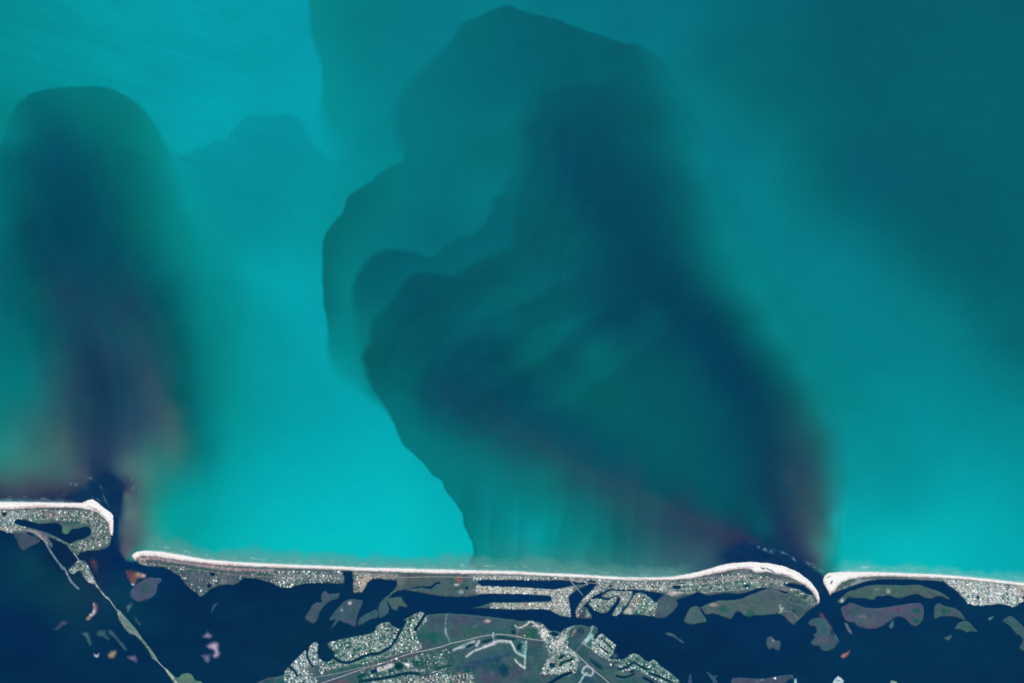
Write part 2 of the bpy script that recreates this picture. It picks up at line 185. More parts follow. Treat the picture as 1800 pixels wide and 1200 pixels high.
def water_colour(x, y):
    """sRGB (0-255) of the water at plan points"""
    X = np.clip(x, -5, 1805); Y = np.clip(y, -5, 1205)
    # warps that fray the fronts
    w1x = 4.5 * fbm(X / 30, Y / 30, 3, 5, 0.6); w1y = 4.5 * fbm(X / 30, Y / 30, 9, 5, 0.6)
    w2x = 9 * fbm(X / 60, Y / 60, 5, 4); w2y = 9 * fbm(X / 60, Y / 60, 7, 4)
    tx = X + 8 * fbm(X / 90, Y / 90, 21, 3); ty = Y + 8 * fbm(X / 90, Y / 90, 22, 3)
    col = tps(SEA_LEFT, tx, ty)
    # faint wind lanes on the open sea
    lane = fbm((X + 0.35 * Y) / 120, (Y - 0.30 * X) / 16, 31, 4)
    amp = sstep(420, 60, Y) * sstep(560, 420, X) * 4.5 + 1.2
    col[:, 1:] += (lane * amp)[:, None]
    fine = fbm(X / 20, Y / 7, 33, 3)
    col[:, 1:] += (fine * amp * 0.3)[:, None]
    blend(col, X, Y, LOBE, lambda c: c * np.array([1, 0.925, 0.935]), (w1x, w1y))
    blend(col, X, Y, STEP, tps(SEA_RIGHT, tx, ty) + (fbm(X / 70, Y / 45, 41, 4) * 1.6)[:, None] * np.array([0, 1, 1]), (w1x * 0.8, w1y * 0.8))
    pl = tps(PL_C, X + 0.6 * (tx - X), Y + 0.6 * (ty - Y), 0.0, True)
    xc = X - np.interp(Y, [150, 400, 600, 850], [150, 170, 215, 215]) - 0.25 * (Y - 500) * (Y < 700)
    sk = fbm(xc / 34 + 0.3 * fbm(X / 90, Y / 160, 45, 2), Y / 420 + 0.2 * fbm(X / 60, Y / 60, 46, 3), 43, 4) * sstep(200, 420, Y) * sstep(930, 840, Y)
    pl = pl + (sk * 3.6 + fbm(X / 40, Y / 60, 48, 4) * 2.2)[:, None] * np.array([1.0, 1.1, 0.8]); pl[:, 0] += 9 * fbm(xc / 17 + 0.4 * fbm(X / 70, Y / 110, 49, 2), Y / 300, 50, 4) * sstep(430, 600, Y) * sstep(870, 800, Y) * sstep(80, 140, X) * sstep(330, 290, X); pl[:, 0] = np.maximum(pl[:, 0], 0)
    blend(col, X, Y, PL_OUT, pl, (w1x * 0.7, w1y * 0.7))
    chan = [(120,872,8),(140,862,8),(155,850,9),(170,838,9),(185,832,10),(200,836,8),(211,846,6),(216,858,5),(215,872,4),(211,890,3.5),(208,910,3),(207,935,3),(205,960,3),(204,990,3),(206,1030,6),(188,1030,6),(186,960,4),(190,920,4),(180,890,4),(150,880,5)]
    blend(col, X, Y, chan, np.array([8, 50, 87]) + (fbm(X / 9, Y / 14, 47, 3) * 6)[:, None] * np.array([1.6, .8, .5]), (w1x * 0.7, w1y * 0.7))
    blend(col, X, Y, R1, tps(R1_C, tx, ty), (w1x * 0.7, w1y * 0.7))
    R15_ = [(a, b, c * 1.2) for a, b, c in R15]
    blend(col, X, Y, R15_, tps(R15_C, tx, ty), (w2x * 0.5 + w1x, w2y * 0.5 + w1y))
    r2 = tps(R2_C, X + 0.5 * (tx - X), Y + 0.5 * (ty - Y), 0.0, True)
    # the silt carried out of the right-hand inlet: two reddish-violet streams
    r2[:, 0] *= 0.8
    for path, n_side, s_side in (([(1345,958,5,26),(1300,944,18,46),(1240,922,22,48),(1180,898,21,42),(1110,866,19,34),(1040,828,17,29),(970,788,17,25),(900,748,19,20),(850,706,22,10),(815,660,24,3)], 0.6, 2.2), ([(1444,1000,5,50),(1438,975,13,64),(1428,930,24,58),(1424,870,28,46),(1417,810,26,36),(1408,765,24,26),(1394,715,22,12),(1370,670,22,2)], 1.35, 1.35)):
        p = catmull(path, 5, False)
        k = (X > p[:, 0].min() - 120) & (X < p[:, 0].max() + 90) & (Y > p[:, 1].min() - 90) & (Y < p[:, 1].max() + 90)
        d, w = seg_dist(tx[k] * 0.4 + X[k] * 0.6, ty[k] * 0.4 + Y[k] * 0.6, p, False, p[:, 2]); d2, a = seg_dist(X[k], Y[k], p, False, p[:, 3])
        up = Y[k] < np.interp(X[k], p[::-1, 0], p[::-1, 1])
        w = w * np.where(up, n_side, s_side)
        fl = 1 + 0.18 * fbm((X[k] * 0.5 - Y[k] * 0.86) / 14, (X[k] * 0.86 + Y[k] * 0.5) / 150, 57, 3)
        r2[k, 0] = np.maximum(r2[k, 0], a * 0.88 * (0.15 * np.exp(-(d / w) ** 2) + 0.85 * np.exp(-(d / (1.9 * w)) ** 2)) * fl)
    # streaks drawn out by the current: fan in the middle, curtains near the beach
    u = (X * 0.62 + Y * 0.78) ; v = (X * 0.78 - Y * 0.62)
    st = fbm(u / 42 + 0.4 * fbm(X / 120, Y / 120, 61, 2), v / 210, 51, 4)
    m = np.exp(-((X - 960) / 190) ** 2 - ((Y - 610) / 130) ** 2)
    q = u / 88 + 0.35 * fbm(X / 150, Y / 150, 62, 2) - v / 900 + 0.10 * fbm(X / 30, Y / 30, 63, 3)
    q = q - np.floor(q); saw = np.where(q < 0.8, q / 0.8, (1 - q) / 0.2) ** 1.4 - 0.42
    r2[:, 1:] += ((st * 6 + saw * 9) * m)[:, None] * np.array([1.15, 0.85])
    cu = fbm((X + 0.10 * (Y - 900)) / 30, Y / 260, 52, 4)
    m = sstep(790, 960, Y) * sstep(1230, 1060, X) * sstep(780, 840, X)
    q = (X + 0.10 * (Y - 900)) / 62 + 0.55 * fbm(X / 70, Y / 400, 53, 2) + 0.12 * fbm(X / 30, Y / 60, 54, 2)
    q = q - np.floor(q); saw = np.where(q < 0.86, q / 0.86, (1 - q) / 0.14) ** 1.6 - 0.4
    r2[:, 1:] += ((cu * 5 + saw * 9) * m)[:, None]
    r2[:, 0] = np.maximum(r2[:, 0], 0)
    p2 = catmull(R2, 4); k = (X > 600) & (X < 1120) & (Y > 90) & (Y < 800)
    dd, _ = seg_dist(X[k], Y[k], p2)
    q = dd / 58 + 0.75 * fbm(X[k] / 75, Y[k] / 75, 64, 4) + 0.10 * fbm(X[k] / 16, Y[k] / 16, 65, 2)
    q = q - np.floor(q); saw = np.where(q < 0.9, q / 0.9, (1 - q) / 0.1) - 0.5
    mk = sstep(15, 50, dd) * sstep(260, 120, dd) * sstep(1120, 980, X[k]) * sstep(800, 700, Y[k])
    r2[k, 1:] -= (saw * mk * 3.8)[:, None] * np.array([1.1, 0.8])
    R2_ = [(a, b, c * (1.35 if b < 640 and a < 1130 else 1.0)) for a, b, c in R2]
    blend(col, X, Y, R2_, r2, (w1x * 0.8, w1y * 0.8))
    dk = [(737,735,6),(736,700,5),(741,660,6),(752,635,8),(772,614,10),(795,596,10),(830,588,14),(880,590,30),(920,650,50),(900,720,50),(820,750,40),(760,760,20)]
    blend(col, X, Y, dk, lambda c: c * np.array([1, 0.945, 0.975]), (w1x, w1y))
    ch2 = [(1268,978,16),(1285,964,14),(1302,956,10),(1318,953,5),(1330,957,3),(1348,965,2.5),(1368,971,2.5),(1388,978,2.5),(1406,988,2.5),(1424,998,2.5),(1440,1007,2.5),(1447,1016,3),(1452,1050,4),(1440,1070,6),(1420,1040,6),(1380,1010,6),(1320,1000,6),(1285,996,8)]
    blend(col, X, Y, ch2, np.array([6, 49, 87]) + (fbm(X / 12, Y / 9, 48, 3) * 5)[:, None] * np.array([1.4, .8, .5]), (w1x * 0.6, w1y * 0.6))
    mot = fbm(X / 34, Y / 26, 73, 5, 0.6) * 2.2 + fbm(X / 5, Y / 4, 75, 2) * 0.7
    col[:, 1:] += mot[:, None]
    # lagoon behind the barrier islands
    bar = np.array(BAR_LINE, float)
    yb = np.interp(X, bar[:, 0], bar[:, 1])
    m = sstep(-5, 5, Y - yb)[:, None]
    lg = tps(LAGOON_C, tx, ty) + (fbm(X / 70, Y / 30, 71, 5, 0.6) * 5.0)[:, None] * np.array([0.3, 1.1, 0.8])
    col = col * (1 - m) + lg * m
    # turbid surf zone along the ocean beach
    for sh, wd, c0, x0, x1 in ((SHORE_1, 7, (62, 112, 122), -500, 150), (SHORE_2, 27, (96, 152, 148), 240, 1235), (SHORE_3, 19, (90, 182, 178), 1452, 2300)):
        p = catmull(sh, 3, False)
        k = (Y > 860) & (Y < 1060) & (X > x0) & (X < x1) & (Y < yb + 4)
        if not k.any(): continue
        d, _ = seg_dist(X[k], Y[k], p, False)
        n = fbm(X[k] / 28, Y[k] / 60, 81, 4)
        n2 = fbm(X[k] / 9, Y[k] / 3, 83, 3)
        wdv = wd * (1.0 + 0.6 * n + 0.12 * n2)
        ends = sstep(x0, x0 + 40, X[k]) * sstep(x1 + 0.1, x1 - 60, X[k])
        f = (sstep(1.1, 0.6, d / wdv) * 0.72 + sstep(0.7, 0.1, d / wdv) * 0.36) * ends
        tgt = np.array(c0, float)[None] * np.ones((k.sum(), 1)); base = col[k]
        tgt = tgt * 0.66 + np.maximum(base, [44, 0, 0]) * 0.34
        f *= (1 + 0.12 * n2)
        c = base * (1 - f[:, None]) + tgt * f[:, None]
        br = (sstep(0.12, 0.5, fbm(X[k] / 12, d / 2.0, 85, 3)) * (0.25 * sstep(14, 5, d) * sstep(1.0, 3, d) + 0.6 * np.exp(-((d - 7.5 - 3 * n) / 1.5) ** 2) * sstep(-0.1, 0.5, n + 0.3 * fbm(X[k] / 160, 0 * X[k], 87, 2))) * ends + sstep(3.0, 0.6, d) * (0.42 + 0.25 * n2) * ends)[:, None]
        col[k] = c * (1 - br) + np.array([196, 214, 214]) * br
    # breakers over the bars of the two inlets
    for bx, by, rx, ry, ang in ((128,851,9,2,0),(109,869,5,1.5,0),(162,841,7,1.5,20),(178,857,5,1.2,50),(156,865,9,1,55),(183,873,5,1.2,60),(188,884,7,1.2,60),(172,877,6,1.0,40),(231,844,6,1.5,-25),(234,857,6,1.2,-60),(245,862,5,1.2,80),(214,828,4,1.5,-40),(254,955,3,1,-50),(1345,965,20,2.5,22),(1372,970,12,2.2,18),(1394,981,8,2,42),(1330,957,8,1.5,40),(1425,991,10,2.5,30),(1440,1000,8,2,35)):
        a = math.radians(ang); dx = X - bx; dy = Y - by
        u = (dx * math.cos(a) + dy * math.sin(a)) / rx; v = (-dx * math.sin(a) + dy * math.cos(a)) / ry
        m = np.exp(-u * u - v * v)
        k = m > 0.02
        f = (m[k] * sstep(-0.35, 0.6, fbm(X[k] / 4, Y[k] / 4, 91, 3)) * 0.75)[:, None]
        col[k] = col[k] * (1 - f) + np.array([150, 190, 196]) * f
    return np.clip(col, 0, 255)
# ---------------------------------------------------------------- land: outlines on the plan
def strip(pts, w):
    """a narrow polygon along a polyline"""
    p = catmull(pts, 3, False)[:, :2]
    t = np.gradient(p, axis=0); t /= np.linalg.norm(t, axis=1)[:, None] + 1e-9
    n = np.stack([-t[:, 1], t[:, 0]], 1) * w / 2
    return np.vstack([p + n, (p - n)[::-1]])

BEACH_IN_1 = [(193,937),(190,921),(183,910),(172,901),(158,896),(140,893),(120,892),(60,893),(0,895),(-80,894),(-400,897)]
BEACH_IN_2 = [(1437,1062),(1436,1053),(1428,1040),(1415,1028),(1400,1020),(1385,1013),(1365,1009),(1342,1005),(1328,1006),(1320,1001),(1306,999),(1290,1001),(1270,1005),(1240,1011),(1215,1016),(1180,1019),(1150,1020),(1100,1020),(1050,1017),(1000,1014),(950,1011.5),(900,1009.5),(850,1009),(800,1008),(760,1007.5),(700,1005),(640,1003.5),(600,1001.5),(550,999.5),(500,998),(450,996),(400,994),(340,988),(300,982),(270,978),(250,977),(241,981),(238,986)]
BEACH_IN_3 = [(2200,1068),(1900,1042),(1800,1030),(1750,1024),(1700,1019),(1660,1016),(1600,1014),(1550,1012),(1518,1014),(1495,1018),(1480,1023),(1472,1030),(1467,1038),(1461,1043)]
BEACHES = [
 ('broad white sand spit curling round the end of the left island', SHORE_1[:-1] + [(197,942)] + BEACH_IN_1),
 ('long thin white beach along the middle barrier island', SHORE_2 + [(1440,1058)] + BEACH_IN_2),
 ('white beach with a blunt sand hook on the right barrier island', SHORE_3 + BEACH_IN_3 + [(1459,1046),(1455,1036),(1448,1026)]),
]
# pieces: (outline, smooth?, holes)
LAND_1 = [([(-400,897),(-80,894),(0,895),(60,893),(120,892),(140,893),(158,896),(172,901),(183,910),(190,921),(193,937),(196,945),(193,957),(186,964),(172,967),(155,968),(142,971),(136,977),(131,974),(124,967),(117,958),(106,951),(96,947),(84,944),(92,955),(92,963),(89,961),(80,953),(73,948),(66,944),(55,940),(44,937),(32,938),(15,937),(0,931),(-80,928),(-400,925)], 0,
   [[(24,916),(30,912),(45,914),(60,918),(68,921),(78,920),(92,919),(103,920),(108,924),(109,929),(108,934),(111,938),(116,939),(121,937),(124,932),(127,929),(136,929),(150,925),(157,927),(160,933),(158,940),(148,946),(135,949),(123,955),(110,949),(95,941),(80,935),(60,929),(40,924),(27,920)], [(4,902),(12,901),(11,905),(7,907),(4,904)], [(45,936),(52,936),(62,941),(58,942),(50,940)]]),
  ]
MARSH_W = [([(22,936),(44,937),(60,943),(70,949),(66,955),(53,960),(40,968),(33,958),(29,948)], 1, [])]
LAND_2 = [
 (BEACH_IN_2[::-1] + [(1425,1070),(1416,1077),(1410,1068),(1400,1050),(1385,1044),(1352,1033),(1330,1034),(1320,1038),(1305,1043),(1290,1043),(1270,1042),(1255,1045),(1242,1046),(1232,1042),(1225,1040),(1213,1046),(1195,1051),(1185,1056),(1178,1048),(1166,1044),(1150,1040),(1110,1036),(1090,1036),(1072,1034),(1062,1040),(1050,1044),(1043,1048),(1036,1055),(1024,1066),(1018,1085),(1013,1086),(1011,1074),(1015,1064),(1024,1052),(1034,1043),(1042,1035),(1048,1027),(1046,1021),(1036,1020),(1030,1023),(1018,1024),(1008,1023),(1000,1018),(985,1019),(960,1020),(930,1019),(900,1019),(870,1019),(846,1019),(838,1023),(848,1029),(875,1030),(910,1031),(945,1033),(965,1035),(978,1035),(985,1033),(1000,1030),(1012,1027),(1024,1027),(1033,1023),(1034,1027),(1024,1032),(1012,1038),(1003,1044),(999,1049),(1001,1056),(1003,1070),(1004,1085),(985,1082),(975,1077),(965,1072),(950,1070),(925,1071),(895,1071),(875,1070),(860,1069),(830,1068),(848,1064),(862,1058),(875,1058),(920,1058),(967,1056),(969,1052),(968,1047),(955,1046),(920,1044),(880,1043),(855,1043),(840,1045),(828,1048),(800,1049),(780,1048),(755,1044),(735,1041),(712,1036),(700,1038),(692,1042),(686,1047),(680,1056),(676,1060),(678,1052),(684,1044),(692,1036),(698,1029),(697,1020),(680,1019),(665,1017),(655,1018),(646,1023),(642,1033),(636,1041),(621,1042),(620,1020),(619,1004),(610,1003),(602,1004),(605,1015),(605,1025),(590,1026),(560,1024),(530,1026),(515,1031),(505,1034),(490,1031),(480,1026),(470,1022),(455,1018),(440,1016),(426,1016),(420,1023),(410,1028),(395,1027),(382,1030),(373,1033),(365,1040),(358,1046),(352,1049),(344,1041),(333,1033),(325,1026),(320,1018),(315,1012),(305,1006),(295,1000),(285,996),(268,996),(252,994),(243,990)], 0,
  [[(714,1036),(722,1034),(735,1033),(742,1032),(757,1035),(762,1031),(766,1027),(775,1025),(773,1022),(765,1024),(760,1028),(754,1031),(742,1030),(733,1031),(724,1033)],
   [(369,1005),(377,1005),(378,1011),(373,1012),(369,1010)], [(365,1026),(371,1026),(372,1030),(368,1033),(364,1030)], [(817,1031),(823,1031),(823,1035),(818,1036)],
   [(1358,1036),(1370,1037),(1385,1040),(1382,1043),(1370,1042),(1360,1040)], [(1376,1026),(1395,1025),(1412,1029),(1424,1038),(1429,1046),(1420,1044),(1405,1035),(1385,1031)], [(1308,1028),(1316,1027),(1317,1030),(1309,1032)], [(1182,1029),(1196,1029),(1196,1034),(1184,1034)]]),
 # marsh behind the point
 ([(1231,1067),(1245,1060),(1262,1055),(1290,1054),(1305,1051),(1320,1044),(1340,1037),(1353,1032),(1385,1044),(1402,1051),(1412,1068),(1416,1078),(1405,1088),(1394,1098),(1385,1091),(1376,1081),(1365,1078),(1345,1081),(1325,1081),(1318,1085),(1310,1082),(1298,1074),(1292,1076),(1285,1088),(1275,1085),(1262,1080),(1250,1078),(1240,1080)], 0, []),
]
CANAL_ISLES = [
 ('hexagonal island of houses between narrow canals', [([(1033,1061),(1039,1053),(1050,1050),(1060,1053),(1070,1054),(1078,1048),(1086,1047),(1083,1057),(1075,1066),(1068,1076),(1055,1077),(1046,1073),(1040,1068)], 0, [])]),
 ('finger island of houses cut by slanting canals', [([(1055,1048),(1064,1041),(1074,1037),(1090,1038),(1112,1038),(1112,1046),(1105,1058),(1096,1068),(1088,1080),(1081,1083),(1075,1080),(1081,1070),(1089,1058),(1090,1051),(1084,1045),(1072,1051),(1062,1050)], 0, [])]),
 ('triangular island with lawns and bare sand beside the round marsh', [([(1117,1041),(1130,1041),(1142,1049),(1152,1058),(1158,1053),(1166,1045),(1176,1046),(1186,1053),(1191,1058),(1190,1066),(1181,1076),(1170,1085),(1158,1087),(1144,1082),(1120,1080),(1095,1080),(1093,1077),(1104,1063)], 0, [])]),
 ('small grey marsh flat at the end of the canal bank', [([(1019,1068),(1030,1066),(1035,1073),(1041,1083),(1040,1087),(1018,1087)], 0, [])]),
]
LAND_3 = [(BEACH_IN_3[::-1][:-1] + [(2200,1068),(2200,1100),(1880,1052),(1800,1056),(1792,1060),(1787,1065),(1779,1067),(1771,1063),(1752,1061),(1740,1063),(1724,1064),(1708,1063),(1700,1059),(1690,1048),(1680,1037),(1667,1029),(1660,1022),(1640,1020),(1600,1018),(1570,1018),(1545,1018),(1525,1021),(1510,1025),(1495,1031),(1478,1037)], 0, [[(1717,1047),(1721,1047),(1721,1052),(1717,1052)]])]
MARSHES = [
 ('long grey green marsh island behind the right barrier island', [(1472,1056),(1478,1050),(1490,1040),(1501,1036),(1520,1030),(1536,1027),(1560,1027),(1590,1028),(1612,1027),(1630,1032),(1650,1039),(1663,1046),(1670,1052),(1664,1052),(1655,1048),(1645,1048),(1635,1052),(1625,1050),(1615,1045),(1600,1045),(1588,1050),(1575,1050),(1560,1046),(1550,1048),(1541,1048),(1534,1054),(1520,1051),(1505,1051),(1491,1050),(1483,1058),(1476,1060)], (100,116,104)),
 ('mauve grey marsh island with two green patches at its right end', [(1478,1068),(1487,1063),(1495,1059),(1510,1063),(1521,1067),(1540,1068),(1560,1066),(1580,1063),(1600,1060),(1615,1059),(1622,1064),(1624,1076),(1621,1090),(1615,1097),(1608,1100),(1599,1096),(1592,1088),(1578,1083),(1566,1089),(1555,1097),(1541,1104),(1528,1105),(1510,1101),(1500,1094),(1491,1093),(1484,1088),(1480,1078)], (104,102,112)),
 ('bent grey marsh island right of the mauve one', [(1643,1065),(1650,1060),(1660,1064),(1668,1066),(1680,1069),(1690,1077),(1697,1089),(1686,1086),(1670,1083),(1655,1083),(1645,1087),(1641,1084)], (92,106,110)),
 ('boomerang marsh islet with a green middle', [(1677,1105),(1685,1094),(1692,1091),(1701,1091),(1710,1100),(1718,1110),(1706,1109),(1700,1111),(1691,1107),(1684,1105)], (86,112,110)),
 ('grey green marsh cut by the right edge of the picture', [(1762,1091),(1768,1086),(1776,1082),(1786,1088),(1796,1098),(1806,1106),(1850,1130),(1850,1160),(1804,1146),(1792,1138),(1797,1126),(1793,1117),(1786,1114),(1775,1100)], (84,108,108)),
 ('lobed marsh island inside the right inlet', [(1421,1095),(1425,1088),(1438,1085),(1447,1087),(1455,1094),(1463,1106),(1471,1118),(1475,1126),(1471,1132),(1463,1141),(1450,1144),(1442,1140),(1440,1135),(1428,1133),(1425,1128),(1432,1120),(1429,1115),(1435,1110),(1433,1101),(1424,1099)], (88,104,112)),
 ('small two lobed marsh islet alone in the bay', [(1347,1126),(1350,1119),(1357,1118),(1362,1124),(1370,1126),(1372,1132),(1369,1142),(1363,1141),(1358,1138),(1352,1141),(1348,1135)], (96,108,114)),
 ('triangular grey green marsh island by the creek mouth', [(1202,1091),(1206,1080),(1214,1067),(1227,1065),(1233,1075),(1242,1091),(1226,1095),(1217,1097),(1207,1095)], (100,120,112)),
 ('dumbbell marsh island, left of the others behind the middle barrier', [(536,1085),(540,1078),(547,1066),(555,1058),(565,1058),(564,1050),(566,1042),(572,1038),(578,1043),(585,1043),(595,1042),(597,1046),(590,1053),(580,1056),(572,1063),(565,1070),(560,1080),(557,1090),(550,1095),(544,1093),(538,1089)], (94,104,112)),
 ('marsh island with two white dots and a forked tail', [(578,1088),(586,1077),(595,1066),(606,1056),(616,1052),(630,1053),(637,1056),(635,1065),(630,1076),(627,1086),(625,1100),(616,1098),(605,1094),(597,1090),(589,1098),(582,1105),(586,1095),(590,1089),(583,1090)], (88,104,110)),
 ('low green marsh tongue beside the dark bay', [(629,1097),(632,1086),(645,1078),(655,1073),(661,1070),(663,1074),(664,1084),(652,1088),(641,1094),(632,1098)], (80,110,108)),
 ('comma shaped marsh at the end of the creek causeway', [(664,1070),(668,1059),(675,1051),(682,1046),(685,1047),(682,1055),(681,1063),(684,1068),(682,1077),(675,1083),(667,1086),(665,1078)], (88,108,112)),
 ('square olive marsh with a stubby tail', [(682,1053),(690,1050),(705,1048),(708,1055),(716,1064),(712,1067),(702,1065),(697,1073),(691,1071),(685,1064)], (104,116,108)),
 ('oval green centred marsh islet by the left inlet', [(228,1045),(230,1037),(240,1027),(253,1018),(262,1014),(272,1015),(282,1016),(283,1022),(277,1028),(275,1040),(269,1048),(260,1053),(245,1057),(235,1054)], (96,102,114)),
]
CAUSEWAYS = [
 ('built up islet with a marina, first along the bridge chain', [(120,1001),(127,994),(136,985),(142,984),(150,986),(157,997),(163,1010),(170,1025),(180,1040),(190,1050),(193,1053),(188,1053),(180,1045),(172,1034),(165,1027),(155,1023),(146,1013),(141,1004),(135,1004),(129,1009),(123,1006)], (128,132,128)),
 ('slim green islet between two bridges', [(205,1071),(210,1072),(217,1080),(226,1090),(239,1105),(250,1121),(262,1136),(271,1148),(277,1158),(273,1161),(266,1155),(262,1146),(251,1130),(238,1117),(226,1112),(217,1101),(208,1086)], (142,148,138)),
 ('green landfall where the bridge reaches the bottom edge', [(287,1172),(292,1174),(299,1180),(305,1186),(312,1190),(320,1184),(330,1182),(338,1186),(342,1194),(348,1196),(356,1200),(360,1230),(318,1230),(306,1203),(298,1190)], (120,138,116)),
 ('thin sand strip left of the bridge islet', [(111,996),(114,997),(123,1014),(130,1024),(140,1034),(137,1036),(127,1027),(119,1016)], (140,148,164)),
 ('thin sand strip leading off the left island', [(74,946),(78,948),(92,970),(104,987),(113,999),(110,1001),(100,988),(88,971)], (138,144,158)),
]
SHOALS = [   # name, label, outline, core colour, edge mix
 ('orange sandbar in the left inlet', [(221,1002),(228,1001),(240,1003),(250,1006),(258,1010),(255,1015),(245,1018),(239,1027),(233,1029),(227,1021),(222,1012)], (128,92,88)),
 ('crescent sandbar with red brown rim', [(163,1058),(168,1060),(172,1067),(170,1076),(163,1083),(155,1090),(150,1088),(156,1081),(163,1073)], (140,108,124)),
 ('lilac white sandbar, largest of the pale pair in the bay', [(361,1135),(366,1130),(373,1127),(380,1126),(387,1131),(386,1139),(388,1148),(385,1155),(380,1157),(375,1156),(372,1150),(375,1145),(367,1141)], (196,188,222)),
 ('lilac sandbar above the larger pale one', [(355,1118),(361,1112),(364,1108),(369,1112),(374,1117),(371,1121),(364,1122)], (138,132,170)),
 ('dull violet tail of the pale sandbar', [(352,1151),(358,1149),(366,1148),(372,1147),(371,1154),(370,1161),(366,1165),(360,1163),(357,1157)], (120,118,160)),
 ('dull red brown shoal beside the built up islet', [(157,984),(164,981),(170,984),(173,994),(173,1006),(169,1012),(165,1003),(160,994)], (84,58,84)),
 ('faint violet shoal in the left bay', [(95,1105),(103,1096),(110,1090),(119,1090),(119,1095),(110,1100),(100,1108)], (74,84,112)),
 ('greenish hooked shoal in the left bay', [(140,1112),(148,1109),(157,1111),(159,1120),(162,1130),(159,1135),(153,1128),(150,1120)], (70,116,122)),
 ('grey green shoal beside the narrow strip', [(168,1112),(173,1107),(184,1106),(188,1113),(194,1122),(190,1126),(182,1120),(172,1118)], (64,110,116)),
 ('narrow blue grey strip of sand in the left bay', [(190,1106),(197,1108),(206,1118),(216,1130),(223,1141),(220,1143),(211,1133),(200,1120),(192,1114)], (72,104,126)),
 ('tiny heart shaped white sandbar', [(165,1147),(170,1150),(175,1146),(173,1153),(170,1156),(166,1152)], (206,220,232)),
 ('small tan oval sandbar', [(188,1150),(192,1145),(199,1142),(205,1141),(206,1147),(202,1154),(196,1158),(190,1155)], (160,156,134)),
 ('small lilac pink sandbar', [(222,1153),(230,1151),(238,1149),(242,1157),(240,1165),(233,1162),(226,1158)], (128,108,146)),
 ('violet brown shoal at the islet\'s tip', [(1440,1076),(1446,1077),(1451,1084),(1456,1092),(1464,1104),(1460,1103),(1450,1092),(1441,1084)], (112,80,104)),
 ('small pink orange sandbar in the right bay', [(1477,1152),(1482,1147),(1488,1145),(1494,1142),(1492,1149),(1486,1154),(1480,1156)], (178,126,120)),
 ('pale tip of the mauve marsh', [(1485,1092),(1489,1096),(1494,1104),(1498,1113),(1494,1112),(1488,1104)], (118,132,152)),
 ('pale grey shoal below the mauve marsh', [(1563,1100),(1566,1091),(1571,1089),(1572,1095),(1569,1103),(1565,1104)], (78,118,132)),
 ('blue grey shoal in the open right bay', [(1659,1121),(1665,1118),(1672,1115),(1673,1120),(1667,1124)], (72,110,126)),
 ('small pale shoal left of the edge marsh', [(1737,1087),(1742,1084),(1748,1081),(1744,1087),(1740,1089)], (90,140,156)),
 ('curved pale streak of sand in the bay', [(1166,1113),(1178,1112),(1186,1116),(1194,1122),(1203,1128),(1200,1129),(1190,1123),(1181,1117),(1172,1114)], (84,118,136)),
 ('grey shoal off the mainland point', [(1075,1157),(1081,1147),(1088,1153),(1082,1155)], (74,88,112)),
 ('pair of thin sand streaks right of the bridge', [(236,1083),(240,1085),(248,1099),(246,1100),(239,1091)], (44,88,110)),
 ('grey blotch between bridge and oval islet', [(221,1066),(226,1061),(232,1059),(234,1064),(229,1070),(225,1076),(222,1072)], (72,112,126)),
 ('thin pale hook of sand in the middle bay', [(371,1080),(373,1068),(377,1062),(384,1059),(379,1064),(375,1070)], (56,96,118)),
]
MAIN = [([(430,1230),(440,1212),(452,1199),(462,1194),(472,1190),(486,1189),(497,1186),(501,1179),(505,1173),(509,1170),(517,1161),(526,1152),(536,1142),(541,1146),(543,1136),(549,1129),(555,1127),(560,1130),(560,1138),(557,1146),(560,1155),(566,1161),(574,1163),(582,1159),(587,1153),(587,1146),(580,1140),(576,1136),(575,1131),(581,1127),(590,1125),(603,1122),(618,1119),(640,1115),(651,1112),(660,1108),(661,1100),(668,1096),(676,1093),(683,1092),(688,1097),(693,1101),(700,1104),(706,1104),(711,1099),(715,1091),(709,1089),(718,1084),(731,1077),(740,1074),(746,1077),(749,1081),(756,1079),(770,1078),(786,1077),(800,1078),(830,1080),(860,1083),(880,1086),(905,1089),(912,1091),(935,1090),(945,1092),(952,1094),(960,1101),(966,1108),(976,1108),(985,1111),(991,1105),(1001,1101),(1011,1098),(1022,1097),(1036,1101),(1043,1098),(1051,1103),(1051,1111),(1046,1116),(1042,1121),(1046,1122),(1052,1115),(1058,1112),(1070,1122),(1083,1133),(1080,1141),(1078,1149),(1072,1157),(1084,1157),(1092,1158),(1101,1155),(1106,1150),(1115,1147),(1125,1151),(1131,1158),(1140,1162),(1149,1158),(1157,1164),(1162,1171),(1172,1176),(1182,1184),(1191,1192),(1197,1201),(1202,1230),(1202,1330),(430,1330)], 0,
  [strip([(539,1140),(540,1152),(543,1160),(547,1168),(550,1172)], 2.6), strip([(505,1168),(515,1176),(520,1183),(523,1188)], 3.0), strip([(584,1153),(596,1161),(607,1164),(620,1162),(635,1155),(647,1150),(665,1148),(675,1143),(685,1137),(693,1127),(700,1115),(707,1102)], 3.6), strip([(748,1078),(740,1091),(733,1102),(729,1108)], 4.0),
   strip([(1056,1120),(1066,1130),(1076,1139)], 1.8), strip([(1050,1131),(1062,1142),(1069,1147)], 1.8), strip([(1085,1176),(1095,1174),(1105,1170),(1113,1164),(1122,1168),(1132,1174),(1142,1175)], 2.6), strip([(1082,1187),(1095,1190),(1108,1187),(1115,1183)], 3), strip([(1130,1190),(1140,1195),(1150,1202)], 4), strip([(1140,1183),(1155,1187),(1168,1193),(1180,1199)], 2.8), strip([(945,1215),(960,1204),(975,1195),(990,1186),(1005,1181)], 5)])]
